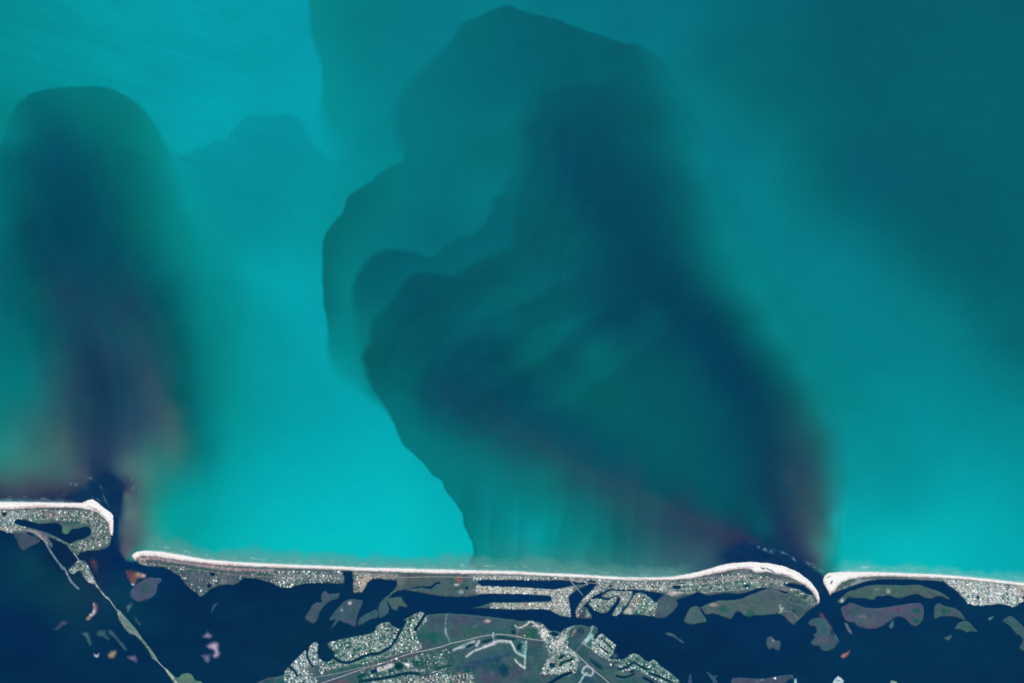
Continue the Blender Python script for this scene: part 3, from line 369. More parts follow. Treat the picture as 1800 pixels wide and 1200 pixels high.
PONDS = [
 ('rectangular dark pond beside a bare lot', [(651,1177),(661,1174),(664,1180),(653,1184)], (4,46,84)),
 ('square black green pond by the main road', [(694,1166),(705,1164),(709,1170),(706,1175),(699,1176),(694,1173)], (6,56,66)),
 ('long green pond near the bottom edge', [(627,1187),(638,1183),(645,1185),(640,1189),(630,1192)], (8,70,76)),
 ('small dark pond under the bare lot', [(683,1178),(690,1175),(692,1179),(685,1181)], (10,60,70)),
 ('narrow dark river along the lower town', strip([(630,1197),(645,1195),(660,1193),(690,1188),(702,1185),(720,1182),(738,1184)], 5), (4,52,76)),
 ('thin dark creek right of the lower town', strip([(765,1176),(780,1172),(795,1168)], 3), (8,64,76)),
 ('slim dark pond in the pale subdivision', [(817,1137),(824,1132),(831,1130),(833,1132),(824,1137)], (4,48,82)),
 ('dark pond below the road bend', [(844,1129),(850,1125),(858,1123),(867,1122),(866,1125),(854,1129)], (6,54,72)),
 ('long slim dark pond along the road', [(873,1118),(890,1120),(905,1122),(906,1125),(886,1123),(873,1121)], (6,56,76)),
 ('kite shaped pond amid the pale plots', [(908,1138),(911,1131),(917,1129),(919,1131),(915,1136),(915,1141),(910,1141)], (6,56,70)),
 ('small dark pool left of the wavy sand strip', [(897,1110),(901,1107),(905,1107),(906,1111),(902,1114)], (4,48,78)),
 ('dark pond at the top of the round estate', [(981,1157),(985,1151),(990,1149),(993,1152),(989,1155),(984,1159)], (6,52,72)),
 ('snaking pond in the round estate', strip([(984,1169),(989,1164),(996,1161),(1003,1159),(1007,1156)], 4), (6,56,70)),
 ('round pond at the corner of the estate', [(966,1166),(969,1164),(974,1165),(976,1168),(974,1172),(969,1173),(966,1170)], (6,52,74)),
 ('dark boat basin by the bay', [(966,1112),(973,1109),(982,1112),(981,1117),(972,1117)], (4,44,78)),
 ('pair of slanting dark ponds by the diagonal road', [(1035,1158),(1040,1157),(1048,1163),(1058,1171),(1060,1175),(1054,1175),(1045,1169)], (6,60,78)),
 ('small dark pool in the lower right woods', [(1106,1179),(1112,1176),(1115,1177),(1113,1181),(1107,1182)], (4,48,78)),
]
SOUTH_EAST = [
 ('grey marsh flat at the bottom edge with a white roof', [(1282,1230),(1286,1191),(1300,1190),(1318,1191),(1335,1192),(1346,1192),(1352,1190),(1362,1188),(1376,1186),(1393,1185),(1396,1192),(1384,1195),(1380,1200),(1382,1230)], (92,96,108)),
 ('triangular grey marsh islet at the bottom edge', [(1240,1179),(1247,1182),(1254,1188),(1262,1185),(1258,1192),(1262,1200),(1262,1230),(1254,1230),(1252,1197),(1246,1188)], (66,96,112)),
 ('thin grey marsh spit beside the wooded shore', [(1208,1230),(1209,1198),(1212,1184),(1215,1186),(1216,1197),(1220,1230)], (72,88,116)),
 ('pale boat yard quay at the bottom right', [(1462,1230),(1463,1199),(1468,1191),(1473,1187),(1478,1190),(1484,1196),(1481,1203),(1483,1230)], (176,202,214)),
 ('small pale quay at the bottom edge of the bay', [(1565,1230),(1565,1196),(1570,1195),(1577,1198),(1578,1230)], (150,170,150)),
 ('pale jetty at the bottom edge', [(1395,1230),(1396,1192),(1400,1191),(1401,1198),(1399,1230)], (170,196,212)),
]
# ---------------------------------------------------------------- materials
def mat_attr(name, rough, spec, grain, grain_scale, bump=0.0, bump_scale=0.02):
    m = bpy.data.materials.new(name); m.use_nodes = True
    t = m.node_tree; b = t.nodes['Principled BSDF']
    a = t.nodes.new('ShaderNodeAttribute'); a.attribute_name = 'Col'
    g = t.nodes.new('ShaderNodeNewGeometry')
    n = t.nodes.new('ShaderNodeTexNoise'); n.inputs['Scale'].default_value = grain_scale; n.inputs['Detail'].default_value = 4
    t.links.new(g.outputs['Position'], n.inputs['Vector'])
    r = t.nodes.new('ShaderNodeMapRange'); r.inputs['From Min'].default_value = 0.25; r.inputs['From Max'].default_value = 0.75
    r.inputs['To Min'].default_value = 1 - grain; r.inputs['To Max'].default_value = 1 + grain
    t.links.new(n.outputs[0], r.inputs['Value'])
    x = t.nodes.new('ShaderNodeVectorMath'); x.operation = 'SCALE'
    t.links.new(a.outputs['Color'], x.inputs[0]); t.links.new(r.outputs[0], x.inputs['Scale'])
    t.links.new(x.outputs[0], b.inputs['Base Color'])
    b.inputs['Roughness'].default_value = rough; b.inputs['Specular IOR Level'].default_value = spec
    if bump:
        n2 = t.nodes.new('ShaderNodeTexNoise'); n2.inputs['Scale'].default_value = bump_scale; n2.inputs['Detail'].default_value = 5
        t.links.new(g.outputs['Position'], n2.inputs['Vector'])
        bp = t.nodes.new('ShaderNodeBump'); bp.inputs['Strength'].default_value = bump; bp.inputs['Distance'].default_value = 1.0
        t.links.new(n2.outputs[0], bp.inputs['Height']); t.links.new(bp.outputs[0], b.inputs['Normal'])
    return m

def mat_plain(name, srgb, rough=0.8, spec=0.2, grain=0.08):
    m = bpy.data.materials.new(name); m.use_nodes = True
    t = m.node_tree; b = t.nodes['Principled BSDF']
    o = t.nodes.new('ShaderNodeObjectInfo')
    g = t.nodes.new('ShaderNodeNewGeometry')
    n = t.nodes.new('ShaderNodeTexNoise'); n.inputs['Scale'].default_value = 0.12; n.inputs['Detail'].default_value = 3
    t.links.new(g.outputs['Position'], n.inputs['Vector'])
    c = np.clip(albedo(srgb), 0, 0.85)
    ra = t.nodes.new('ShaderNodeMix'); ra.data_type = 'RGBA'
    ra.inputs[6].default_value = (*(c * (1 - grain)), 1); ra.inputs[7].default_value = (*np.clip(c * (1 + grain), 0, 0.9), 1)
    t.links.new(n.outputs[0], ra.inputs[0]); t.links.new(ra.outputs[2], b.inputs['Base Color'])
    b.inputs['Roughness'].default_value = rough; b.inputs['Specular IOR Level'].default_value = spec
    return m

WATER = mat_attr('water', 0.6, 0.02, 0.022, 0.02, 0.15, 0.012)
LAND = mat_attr('ground', 0.95, 0.05, 0.07, 0.035)
SAND = mat_attr('sand', 0.95, 0.05, 0.03, 0.03)

def new_mesh(name, verts, faces, mat, cols=None, kind=None, label=None, parent=None):
    me = bpy.data.meshes.new(name)
    verts = np.asarray(verts, np.float32); faces = np.asarray(faces, np.int32)
    k = faces.shape[1]
    me.vertices.add(len(verts)); me.vertices.foreach_set('co', verts.ravel())
    me.loops.add(faces.size); me.loops.foreach_set('vertex_index', faces.ravel())
    me.polygons.add(len(faces)); me.polygons.foreach_set('loop_start', np.arange(0, faces.size, k, dtype=np.int32))
    try: me.polygons.foreach_set('loop_total', np.full(len(faces), k, np.int32))
    except Exception: pass
    me.update(calc_edges=True)
    if cols is not None:
        a = me.color_attributes.new('Col', 'FLOAT_COLOR', 'POINT')
        a.data.foreach_set('color', np.hstack([cols, np.ones((len(cols), 1))]).astype(np.float32).ravel())
    me.materials.append(mat)
    o = bpy.data.objects.new(name, me); C.objects.link(o)
    if kind: o['kind'] = kind
    if label: o['label'] = label
    if parent: o.parent = parent
    return o

# ---------------------------------------------------------------- sea, plumes, lagoon
def axis(lo, hi, step, far0, far1):
    mid = list(np.arange(lo, hi + step, step)); a = []; s = step; v = lo
    while v > far0: s *= 1.6; v -= s; a.append(v)
    b = []; s = step; v = mid[-1]
    while v < far1: s *= 1.6; v += s; b.append(v)
    return np.array(a[::-1] + mid + b)

def build_water():
    xs = axis(-6, 1806, 2.0, -6000, 7800); ys = axis(-6, 1206, 2.0, -6000, 6000)
    X, Y = np.meshgrid(xs, ys); nx, ny = len(xs), len(ys)
    cols = albedo(water_colour(X.ravel(), Y.ravel()))
    V = np.stack([wx(X.ravel()), wy(Y.ravel()), np.zeros(X.size)], 1)
    i, j = np.meshgrid(np.arange(nx - 1), np.arange(ny - 1)); q = (j * nx + i).ravel()
    F = np.stack([q, q + nx, q + nx + 1, q + 1], 1)
    cx = (X[:-1, :-1] + X[1:, 1:]).ravel() / 2; cy = (Y[:-1, :-1] + Y[1:, 1:]).ravel() / 2
    wxx = cx + 2 * fbm(cx / 26, cy / 26, 3, 3); wyy = cy + 2 * fbm(cx / 26, cy / 26, 9, 3)
    pl = inside(wxx, wyy, catmull(PL_OUT, 4)); p1 = inside(wxx, wyy, catmull(R1, 4)) | inside(wxx, wyy, catmull(R2, 4))
    bl = np.array(BAR_LINE, float); yb = np.interp(cx, bl[:, 0], bl[:, 1])
    lag = cy > yb
    which = np.where(lag, 0, np.where(p1, 1, np.where(pl, 2, 3)))
    for w_, nm, lb in ((3, 'sea', 'bright turquoise open sea off the barrier islands'), (0, 'lagoon', 'dark navy lagoon and channels behind the barrier islands'),
                       (1, 'sediment_plume', 'big dark teal plume spreading into the sea from the right inlet'), (2, 'sediment_plume', 'tall dark plume with violet core rising from the left inlet')):
        f = F[which == w_]
        u, inv = np.unique(f.ravel(), return_inverse=True)
        new_mesh(nm, V[u], inv.reshape(-1, 4), WATER, cols[u], 'structure', lb)
build_water()

# ---------------------------------------------------------------- land colour
GREEN, TEAL, MAUVE, DARK, BARE, PALE, ROSE = (62,112,98), (60,104,104), (104,96,110), (16,62,84), (150,136,128), (214,220,220), (150,92,104)
E_ = []   # ellipses (x, y, rx, ry, angle, colour, strength)
def ell(*a): E_.append(a)
L_ = []   # bands (points, width, colour, strength)
def band(*a): L_.append(a)
# mainland woods and fields
ell(862,1098,60,14,4,(88,104,108),.7); ell(815,1090,26,8,0,MAUVE,.7); ell(775,1090,20,8,0,(92,92,106),.6); ell(762,1118,10,9,30,(24,104,86),.8); ell(772,1125,18,6,-10,GREEN,.6); ell(800,1112,14,10,0,(98,96,96),.6)
ell(860,1108,40,7,5,GREEN,.6); ell(905,1100,6,4,0,(40,96,90),.6); ell(935,1112,9,8,0,(48,110,84),.8); ell(922,1112,6,9,0,(92,112,100),.7); ell(862,1153,45,10,-8,(76,104,108),.8); ell(850,1162,45,5,-14,(52,88,108),.8)
ell(885,1178,10,10,0,(14,68,88),.85); ell(868,1172,14,10,20,(36,86,96),.7); ell(832,1172,14,10,0,(70,84,108),.7); ell(860,1188,20,10,10,(104,92,108),.8); ell(905,1185,12,10,0,(96,90,104),.7); ell(925,1195,14,6,0,(60,100,98),.7); ell(957,1186,7,3,0,(128,62,92),.8); ell(930,1170,6,10,0,(84,92,102),.6)
ell(937,1145,14,9,0,(62,102,98),.8); ell(940,1132,10,6,0,(92,98,104),.7); ell(808,1190,14,9,0,(104,90,104),.7); ell(822,1178,5,5,0,(24,104,84),.8); ell(790,1160,10,8,0,(58,98,98),.7); ell(790,1145,16,10,0,(86,104,100),.7); ell(752,1190,10,6,0,(92,84,104),.8); ell(760,1198,5,4,0,(150,66,96),.8)
ell(730,1120,9,6,0,(20,112,88),.7); ell(718,1127,6,4,0,(24,110,88),.7); ell(745,1112,10,8,0,GREEN,.7); ell(735,1165,10,6,-15,(26,92,84),.8); ell(758,1160,12,5,30,(84,108,90),.6); ell(605,1175,26,7,-15,(70,110,96),.8); ell(640,1160,12,7,0,(40,120,92),.6); ell(600,1133,10,7,0,(20,112,80),.75); ell(613,1135,4,4,0,(10,76,74),.8); ell(632,1139,4,4,0,(16,120,92),.7); ell(585,1160,10,7,-30,(44,118,96),.7)
ell(545,1176,7,8,0,(134,124,118),.7); ell(550,1186,9,6,0,(112,104,106),.7); ell(575,1195,24,6,-10,(102,98,108),.7); ell(592,1200,20,4,-8,(160,84,98),.75); ell(470,1195,14,5,0,(96,88,106),.7); ell(494,1197,8,6,0,(16,104,92),.7); ell(473,1200,9,4,0,(18,100,92),.6); ell(648,1170,30,4,-18,(118,92,108),.7); ell(700,1156,40,4,-18,(122,92,108),.75); ell(720,1170,10,5,0,(108,110,116),.5); ell(738,1174,14,5,-15,(96,98,108),.6)
ell(1005,1130,14,9,-30,(64,104,102),.85); ell(1020,1150,16,10,40,(60,98,94),.8); ell(1012,1115,11,8,0,(80,92,104),.7); ell(1020,1108,7,4,0,(34,70,98),.8); ell(1045,1150,8,7,0,(108,118,120),.6); ell(1071,1152,3.5,4.5,20,(0,140,108),.9); ell(1078,1166,6,10,0,(98,90,104),.8); ell(1100,1163,14,5,0,(50,112,96),.8); ell(1095,1182,12,5,0,(120,132,110),.7); ell(1140,1172,14,6,20,(60,116,98),.8); ell(1110,1195,24,5,0,(58,104,96),.8); ell(1030,1195,16,8,0,(34,82,96),.7); ell(1010,1182,14,5,0,(46,86,98),.7); ell(1150,1197,12,3,20,(96,98,100),.7); ell(1165,1185,20,4,35,(44,110,96),.7)
ell(962,1140,9,12,0,(112,122,120),.5); ell(1000,1150,10,6,0,(128,150,120),.5); ell(1060,1195,20,6,30,(52,92,92),.6)
# subdivisions of pale bare plots, lots, tracks
for p_, w_, c_, s_ in (([(797,1142),(806,1138),(815,1136),(826,1131),(834,1126)], 4, (205,208,222), .75), ([(806,1136),(820,1130),(832,1125)], 2, (190,196,206), .6), ([(820,1153),(834,1143),(850,1137),(868,1131)], 3, (220,226,230), .85), ([(850,1136),(868,1130),(876,1126),(897,1127)], 5, (205,200,214), .8), ([(866,1114),(867,1120),(868,1128)], 3, (200,215,215), .7), ([(838,1133),(842,1126)], 5, (210,214,222), .7),
  ([(897,1126),(903,1136),(907,1145),(918,1151),(923,1154)], 3.5, (206,226,222), .8), ([(925,1126),(924,1140),(923,1155),(922,1172)], 2.6, (196,222,222), .85), ([(905,1158),(912,1166),(922,1173)], 2.8, (220,226,222), .9), ([(918,1128),(920,1136),(921,1148)], 6, (150,205,205), .5),
  ([(905,1099),(911,1103),(920,1100),(927,1096),(931,1092),(936,1092),(941,1097),(948,1101),(955,1097)], 2.2, (238,232,222), .9), ([(911,1105),(910,1115),(912,1124)], 2, (178,140,150), .7), ([(785,1079),(783,1095),(784,1110),(787,1118),(791,1130)], 1.6, (150,188,178), .7), ([(783,1105),(784,1115)], 2.4, (178,206,198), .7),
  ([(766,1147),(775,1153),(784,1160),(786,1163),(775,1168)], 1.6, (150,165,130), .7), ([(655,1178),(665,1176),(680,1172),(690,1168)], 7, (226,214,220), .8), ([(655,1178),(662,1177)], 6, (246,226,232), .9), ([(713,1166),(718,1170)], 6, (226,222,228), .85), ([(718,1163),(722,1172),(728,1178),(745,1178)], 3, (170,196,200), .6), ([(640,1198),(660,1190),(690,1184),(720,1178),(745,1177)], 3, (160,178,172), .55),
  ([(1030,1125),(1038,1110),(1042,1100)], 2, (180,220,222), .8), ([(1028,1128),(1034,1122),(1039,1117)], 7, (178,216,224), .8), ([(990,1118),(1000,1105),(1008,1100)], 2.5, (160,196,196), .7), ([(1005,1116),(1011,1107)], 4, (206,150,142), .7), ([(1002,1140),(1022,1108)], 1.2, (150,120,128), .5), ([(1012,1145),(1020,1135),(1028,1125)], 1.4, (190,160,168), .6),
  ([(975,1132),(985,1126),(993,1120)], 9, (216,210,208), .7), ([(970,1126),(978,1134),(990,1128)], 5, (232,226,218), .75), ([(1023,1180),(1030,1170),(1042,1176),(1040,1186),(1028,1184),(1023,1180)], 3, (196,216,226), .8), ([(1018,1200),(1024,1190),(1032,1182)], 3, (186,212,216), .8)): band(p_, w_, c_, s_)
ell(957,1112,7,9,10,(244,238,230),.95); ell(944,1099,5,4,0,(180,170,172),.7); ell(857,1091,6,3.5,0,(232,186,184),.9); ell(835,1100,8,3,-20,(110,124,128),.6)
band([(965,1160),(962,1172),(972,1180),(985,1180),(1000,1172),(1012,1163),(1014,1155),(1004,1147),(992,1143)], 4, (190,206,206), .75); band([(990,1146),(980,1150),(974,1160)], 6, (150,170,140), .6)
# barrier islands
band([(-80,897),(0,898),(60,896),(125,895),(160,901),(180,912),(189,928)], 3.5, (150,128,128), .7); band([(60,893.5),(100,892.5),(140,893.5)], 2.2, (70,74,90), .8)
ell(30,902,34,6,0,(170,186,190),.5); ell(70,903,24,5,0,(150,122,122),.65); ell(95,905,14,5,0,(186,136,132),.5); ell(128,915,18,6,0,(70,110,104),.75); ell(175,922,10,10,40,(104,120,110),.6); ell(116,931,6.5,6.5,0,(110,146,116),.85); ell(68,916,8,3,0,(110,150,120),.7); ell(175,955,14,9,0,(150,142,134),.5); ell(60,905,10,4,0,(96,140,104),.6); ell(70,939,14,4,30,(170,140,150),.6); ell(25,927,24,4,5,(150,130,130),.7); ell(12,915,22,6,0,(160,184,190),.4)
band([(241,983),(270,980),(300,985),(340,991),(400,999),(450,1001),(480,1002)], 5, (196,156,160), .75); band([(285,991),(310,992),(340,997),(370,1001)], 4, (74,108,92), .6); ell(250,986,7,5,20,(178,160,150),.7)
ell(342,1020,28,16,0,(112,112,120),.75); ell(403,1013,18,9,0,(110,108,112),.75); ell(393,1018,6,10,0,(150,132,132),.5); ell(375,1020,8,9,0,(150,136,136),.6); ell(430,1008,16,7,0,(112,110,112),.7); ell(455,1003,14,3,0,(64,70,86),.7); ell(465,1010,14,6,0,(100,112,108),.6); ell(545,1014,60,13,0,(112,122,120),.7); ell(595,1013,6,6,30,(146,138,138),.7)
ell(640,1020,14,16,0,(196,176,164),.8); ell(655,1013,3,16,25,(110,98,98),.7); ell(675,1010,18,7,0,(166,146,142),.75); ell(722,1022,26,9,-5,(104,108,102),.85); ell(705,1018,8,12,30,(150,138,128),.6); ell(770,1015,50,4,0,(112,114,108),.7); ell(760,1035,50,6,0,(92,112,106),.7); ell(800,1030,16,14,0,(84,108,98),.75); ell(807,1018,7,6,40,(206,112,104),.85); ell(803,1027,6,2.2,0,(200,196,184),.85); ell(810,1039,4,3,0,(190,200,200),.6); ell(730,1010,26,4,0,(110,100,96),.7)
ell(1150,1018,60,3,0,(140,122,126),.5); ell(925,1013,90,4,0,(160,164,160),.6); ell(905,1037,70,6,0,(196,194,186),.6); ell(925,1064,52,6,0,(176,178,168),.55); ell(848,1065,14,3,-5,(92,110,112),.8); ell(985,1055,18,22,0,(170,166,164),.5); ell(990,1075,14,9,0,(166,172,160),.5); ell(1028,1043,16,6,-45,(190,196,170),.6); ell(1015,1073,2.5,10,0,(196,120,122),.7); ell(1014,1082,3,3,0,(226,214,190),.8)
ell(1080,1024,60,8,0,(128,138,138),.5); ell(1050,1064,4,3,0,(84,116,104),.9); ell(1062,1067,6,5,20,(72,112,88),.9); ell(1073,1047,6,5,0,(112,128,120),.7); ell(1118,1058,5,15,30,(168,140,124),.8); ell(1112,1052,2.5,9,30,(210,190,180),.6); ell(1135,1060,12,10,0,(100,160,130),.6); ell(1122,1076,6,5,0,(0,120,100),.5); ell(1140,1072,14,8,0,(106,138,104),.6); ell(1172,1066,17,17,0,(104,114,110),.97); ell(1130,1049,6,4,0,(40,84,84),.7); ell(1104,1073,5,5,40,(226,214,206),.7)
ell(1185,1043,14,4,0,(226,206,200),.7); ell(1200,1048,24,5,-10,(84,104,108),.8); ell(1222,1034,22,5,-5,(70,112,96),.5); ell(1205,1034,18,2.5,0,(196,190,184),.6); ell(1260,1010,28,6,-12,(92,96,98),.75); ell(1240,1016,22,3,-14,(160,134,134),.7); ell(1305,1004,20,3,-10,(170,146,152),.6); ell(1320,1001,7,3,20,(104,98,106),.7); ell(1300,1014,30,4,-8,(178,160,154),.65); ell(1355,1011,24,3,14,(110,96,104),.7); ell(1385,1020,24,3,15,(160,130,132),.5); ell(1310,1026,26,4,0,(110,160,144),.6); ell(1345,1018,14,4,0,(150,140,134),.5)
ell(1400,1064,22,12,30,(78,98,96),.7); ell(1330,1064,60,12,-6,(106,114,106),.6); ell(1274,1070,14,6,8,(52,112,92),.8); ell(1318,1078,9,6,-20,(46,108,92),.8); ell(1350,1080,20,2.5,0,(60,118,110),.7); ell(1255,1062,9,2.5,0,(200,176,160),.7); ell(1235,1070,6,6,0,(110,104,116),.7); ell(1375,1035,14,4,10,(178,150,146),.6); ell(1412,1045,14,6,35,(56,104,82),.7)
band([(1371,1063),(1372,1070),(1376,1068),(1371,1076)], 2, (206,220,214), .7); band([(1377,1074),(1388,1073),(1398,1080),(1401,1088)], 1.3, (150,172,160), .7); band([(1385,1052),(1392,1060),(1410,1063),(1417,1072)], 1.3, (140,164,150), .7); band([(1385,1055),(1390,1047),(1402,1046)], 1.2, (160,190,170), .6); ell(1395,1073,4,3,0,(20,70,72),.7); ell(1388,1054,3,3,20,(20,70,76),.7)
ell(1490,1024,16,6,-25,(92,112,92),.9); ell(1469,1038,4,5,30,(150,120,96),.8); ell(1560,1015,40,3,0,(110,108,104),.8); ell(1620,1017,30,2.5,2,(150,128,124),.6)
ell(1745,1042,56,20,3,(196,200,200),.45); ell(1772,1032,6,5,0,(84,92,100),.8); ell(1768,1048,5,8,0,(56,110,92),.85); ell(1700,1033,3.5,5,0,(80,104,112),.7); ell(1737,1050,2.5,12,0,(66,104,108),.7); ell(1798,1040,6,10,0,(206,144,138),.7); ell(1699,1054,5,6,40,(130,180,176),.6); ell(1690,1030,14,6,20,(226,220,206),.6)
# marsh islands
ell(1572,1070,20,4,-6,(150,84,116),.55); ell(1597,1070,5,2.5,0,(96,104,114),.4); ell(1613,1073,8,4,0,(28,112,82),.9); ell(1612,1091,7,4,0,(26,110,84),.9); ell(1500,1072,14,6,20,(70,110,98),.6); ell(1515,1083,7,3,0,(150,140,146),.6); ell(1526,1090,9,3,25,(160,104,112),.6); ell(1538,1097,9,4,-20,(146,84,104),.6); ell(1490,1066,6,4,0,(126,92,112),.6); ell(1525,1092,20,5,10,(96,118,104),.5)
ell(1561,1037,4,5,0,(190,186,166),.7); ell(1542,1035,8,2.5,10,(170,160,150),.6); ell(1520,1040,20,6,-10,(84,110,100),.5); ell(1605,1036,30,6,3,(96,120,100),.5); ell(1480,1055,3,4,30,(206,200,204),.8); ell(1554,1046,2,2,0,(140,170,180),.6)
ell(1659,1074,6,4,0,(36,104,88),.8); ell(1680,1075,10,4,20,(116,100,104),.5); ell(1698,1101,8,2.5,15,(60,116,84),.8); ell(1780,1098,10,6,40,(62,114,92),.7); ell(1448,1122,11,7,-20,(128,104,112),.7); ell(1448,1105,6,6,0,(62,112,98),.7); ell(1459,1097,4,6,-40,(120,118,140),.6); ell(1463,1112,5,2,45,(28,56,84),.7); ell(1470,1117,4,1.5,55,(150,166,190),.6); ell(1359,1125,2,2.5,0,(170,176,176),.7); ell(1358,1130,6,4,0,(118,106,112),.6)
ell(545,1085,7,7,0,(112,98,106),.7); ell(554,1066,5,5,0,(110,92,112),.6); ell(573,1048,5,7,0,(112,98,110),.6); ell(588,1050,6,3,0,(60,110,100),.6); ell(615,1059.5,3.4,3.2,0,(250,240,232),1); ell(600.5,1071,2.6,2.4,0,(190,196,204),.95); ell(610,1066,16,6,-40,(104,98,108),.5); ell(615,1080,10,8,0,(62,104,98),.6); ell(625,1087,3,7,0,(116,84,110),.6); ell(672,1075,6,6,0,(100,100,108),.5); ell(698,1060,9,6,0,(118,116,108),.5); ell(256,1035,10,11,40,(70,106,96),.85)
ell(180,1015,8,10,30,(0,0,0),0); ell(130,1002,6,6,0,(180,190,182),.8); ell(148,1006,5,9,-30,(118,132,128),.6); ell(158,1020,5,6,-40,(220,224,222),.7); ell(180,1040,3,10,-40,(170,140,150),.7); ell(228,1100,6,9,-35,(128,148,130),.7); ell(210,1076,3,4,0,(190,200,200),.6); ell(224,1103,4,3,0,(150,126,110),.6); band([(205,1072),(222,1088),(240,1110),(258,1134),(275,1158)], 1.6, (150,156,140), .7); band([(289,1173),(300,1186),(312,1202)], 2.4, (220,222,212), .8); band([(141,986),(152,1002),(166,1022),(182,1044),(191,1052)], 1.8, (196,200,204), .7); ell(326,1190,10,6,0,(120,148,112),.7); ell(1331,1198,4,6,0,(120,140,120),.5); ell(1340,1192,4,3,0,(150,170,176),.6); ell(1310,1199,20,7,0,(98,92,102),.5)
band([(96,948),(104,950),(112,956),(120,964),(130,973)], 2.6, (216,222,228), .9); band([(88,948),(96,946),(108,952)], 2, (176,206,206), .5); band([(73,946),(78,950),(84,956),(91,964)], 2.4, (214,210,218), .85); band([(-20,927),(30,930),(60,934),(74,946)], 2.0, (206,186,188), .7)
# town ground (outline, colour, contrast): yards, drives and garden trees mixed
ZONES = [
 ('left', [(-90,896),(60,896),(60,922),(20,937),(-90,930)], (150,160,160), 1.0), ('left', [(55,895),(165,899),(196,925),(196,950),(150,970),(125,966),(122,955),(160,945),(160,920),(120,916),(60,912)], (134,138,130), .9),
 ('mid_west', [(238,980),(300,990),(345,1000),(420,1006),(480,1004),(480,1028),(430,1016),(380,1030),(352,1050),(310,1012),(250,996)], (122,124,122), .65), ('mid_west', [(478,1003),(604,1004),(604,1026),(560,1026),(505,1036),(478,1026)], (136,144,140), 1.0), ('mid_west', [(620,1006),(700,1010),(696,1018),(660,1016),(636,1042),(620,1042)], (180,160,150), .7),
 ('canal', [(826,1010),(1010,1014),(1005,1021),(830,1020)], (165,168,160), 1.0), ('canal', [(838,1028),(985,1034),(1010,1030),(1010,1040),(1000,1050),(970,1048),(838,1044)], (188,186,176), 1.0), ('canal', [(862,1057),(970,1057),(972,1046),(1000,1046),(1004,1086),(970,1075),(862,1071)], (168,166,156), 1.0),
 ('canal', [(1010,1014),(1180,1020),(1180,1040),(1060,1036),(1030,1062),(1012,1088),(1012,1066),(1046,1028),(1010,1026)], (156,160,152), .95), ('canal', [(1030,1036),(1114,1036),(1160,1050),(1150,1084),(1030,1084)], (150,160,150), .85),
 ('point', [(1178,1020),(1240,1014),(1300,1006),(1330,1010),(1400,1022),(1440,1062),(1425,1064),(1380,1030),(1330,1034),(1180,1046)], (140,148,140), .8),
 ('right', [(1655,1017),(1900,1040),(1900,1060),(1660,1030)], (206,206,202), .8), ('right', [(1665,1020),(1900,1038),(1900,1070),(1690,1062)], (188,196,196), 1.1),
 ('village', [(500,1125),(560,1125),(562,1165),(540,1172),(560,1200),(500,1200)], (150,166,170), 1.1), ('village', [(560,1160),(590,1150),(576,1126),(660,1090),(752,1070),(752,1090),(730,1112),(745,1140),(700,1150),(640,1165),(560,1180)], (124,150,138), 1.1), ('village', [(630,1165),(790,1140),(790,1185),(630,1200)], (112,132,126), .8), ('village', [(650,1196),(740,1188),(830,1180),(835,1205),(650,1205)], (136,156,140), 1.0),
 ('estate', [(950,1104),(1000,1100),(1000,1135),(1020,1160),(1010,1185),(950,1185),(965,1150)], (160,168,162), 1.0), ('estate', [(1040,1120),(1060,1108),(1088,1135),(1072,1160),(1040,1140)], (172,190,184), .9),
 ('wood', [(1070,1150),(1120,1142),(1160,1160),(1204,1205),(1170,1205),(1120,1175),(1090,1180)], (120,160,150), 1.0), ('wood', [(905,1095),(955,1095),(945,1120),(905,1120)], (112,124,118), .5), ('isle', [(118,984),(150,984),(192,1054),(118,1010)], (140,144,142), .9)]

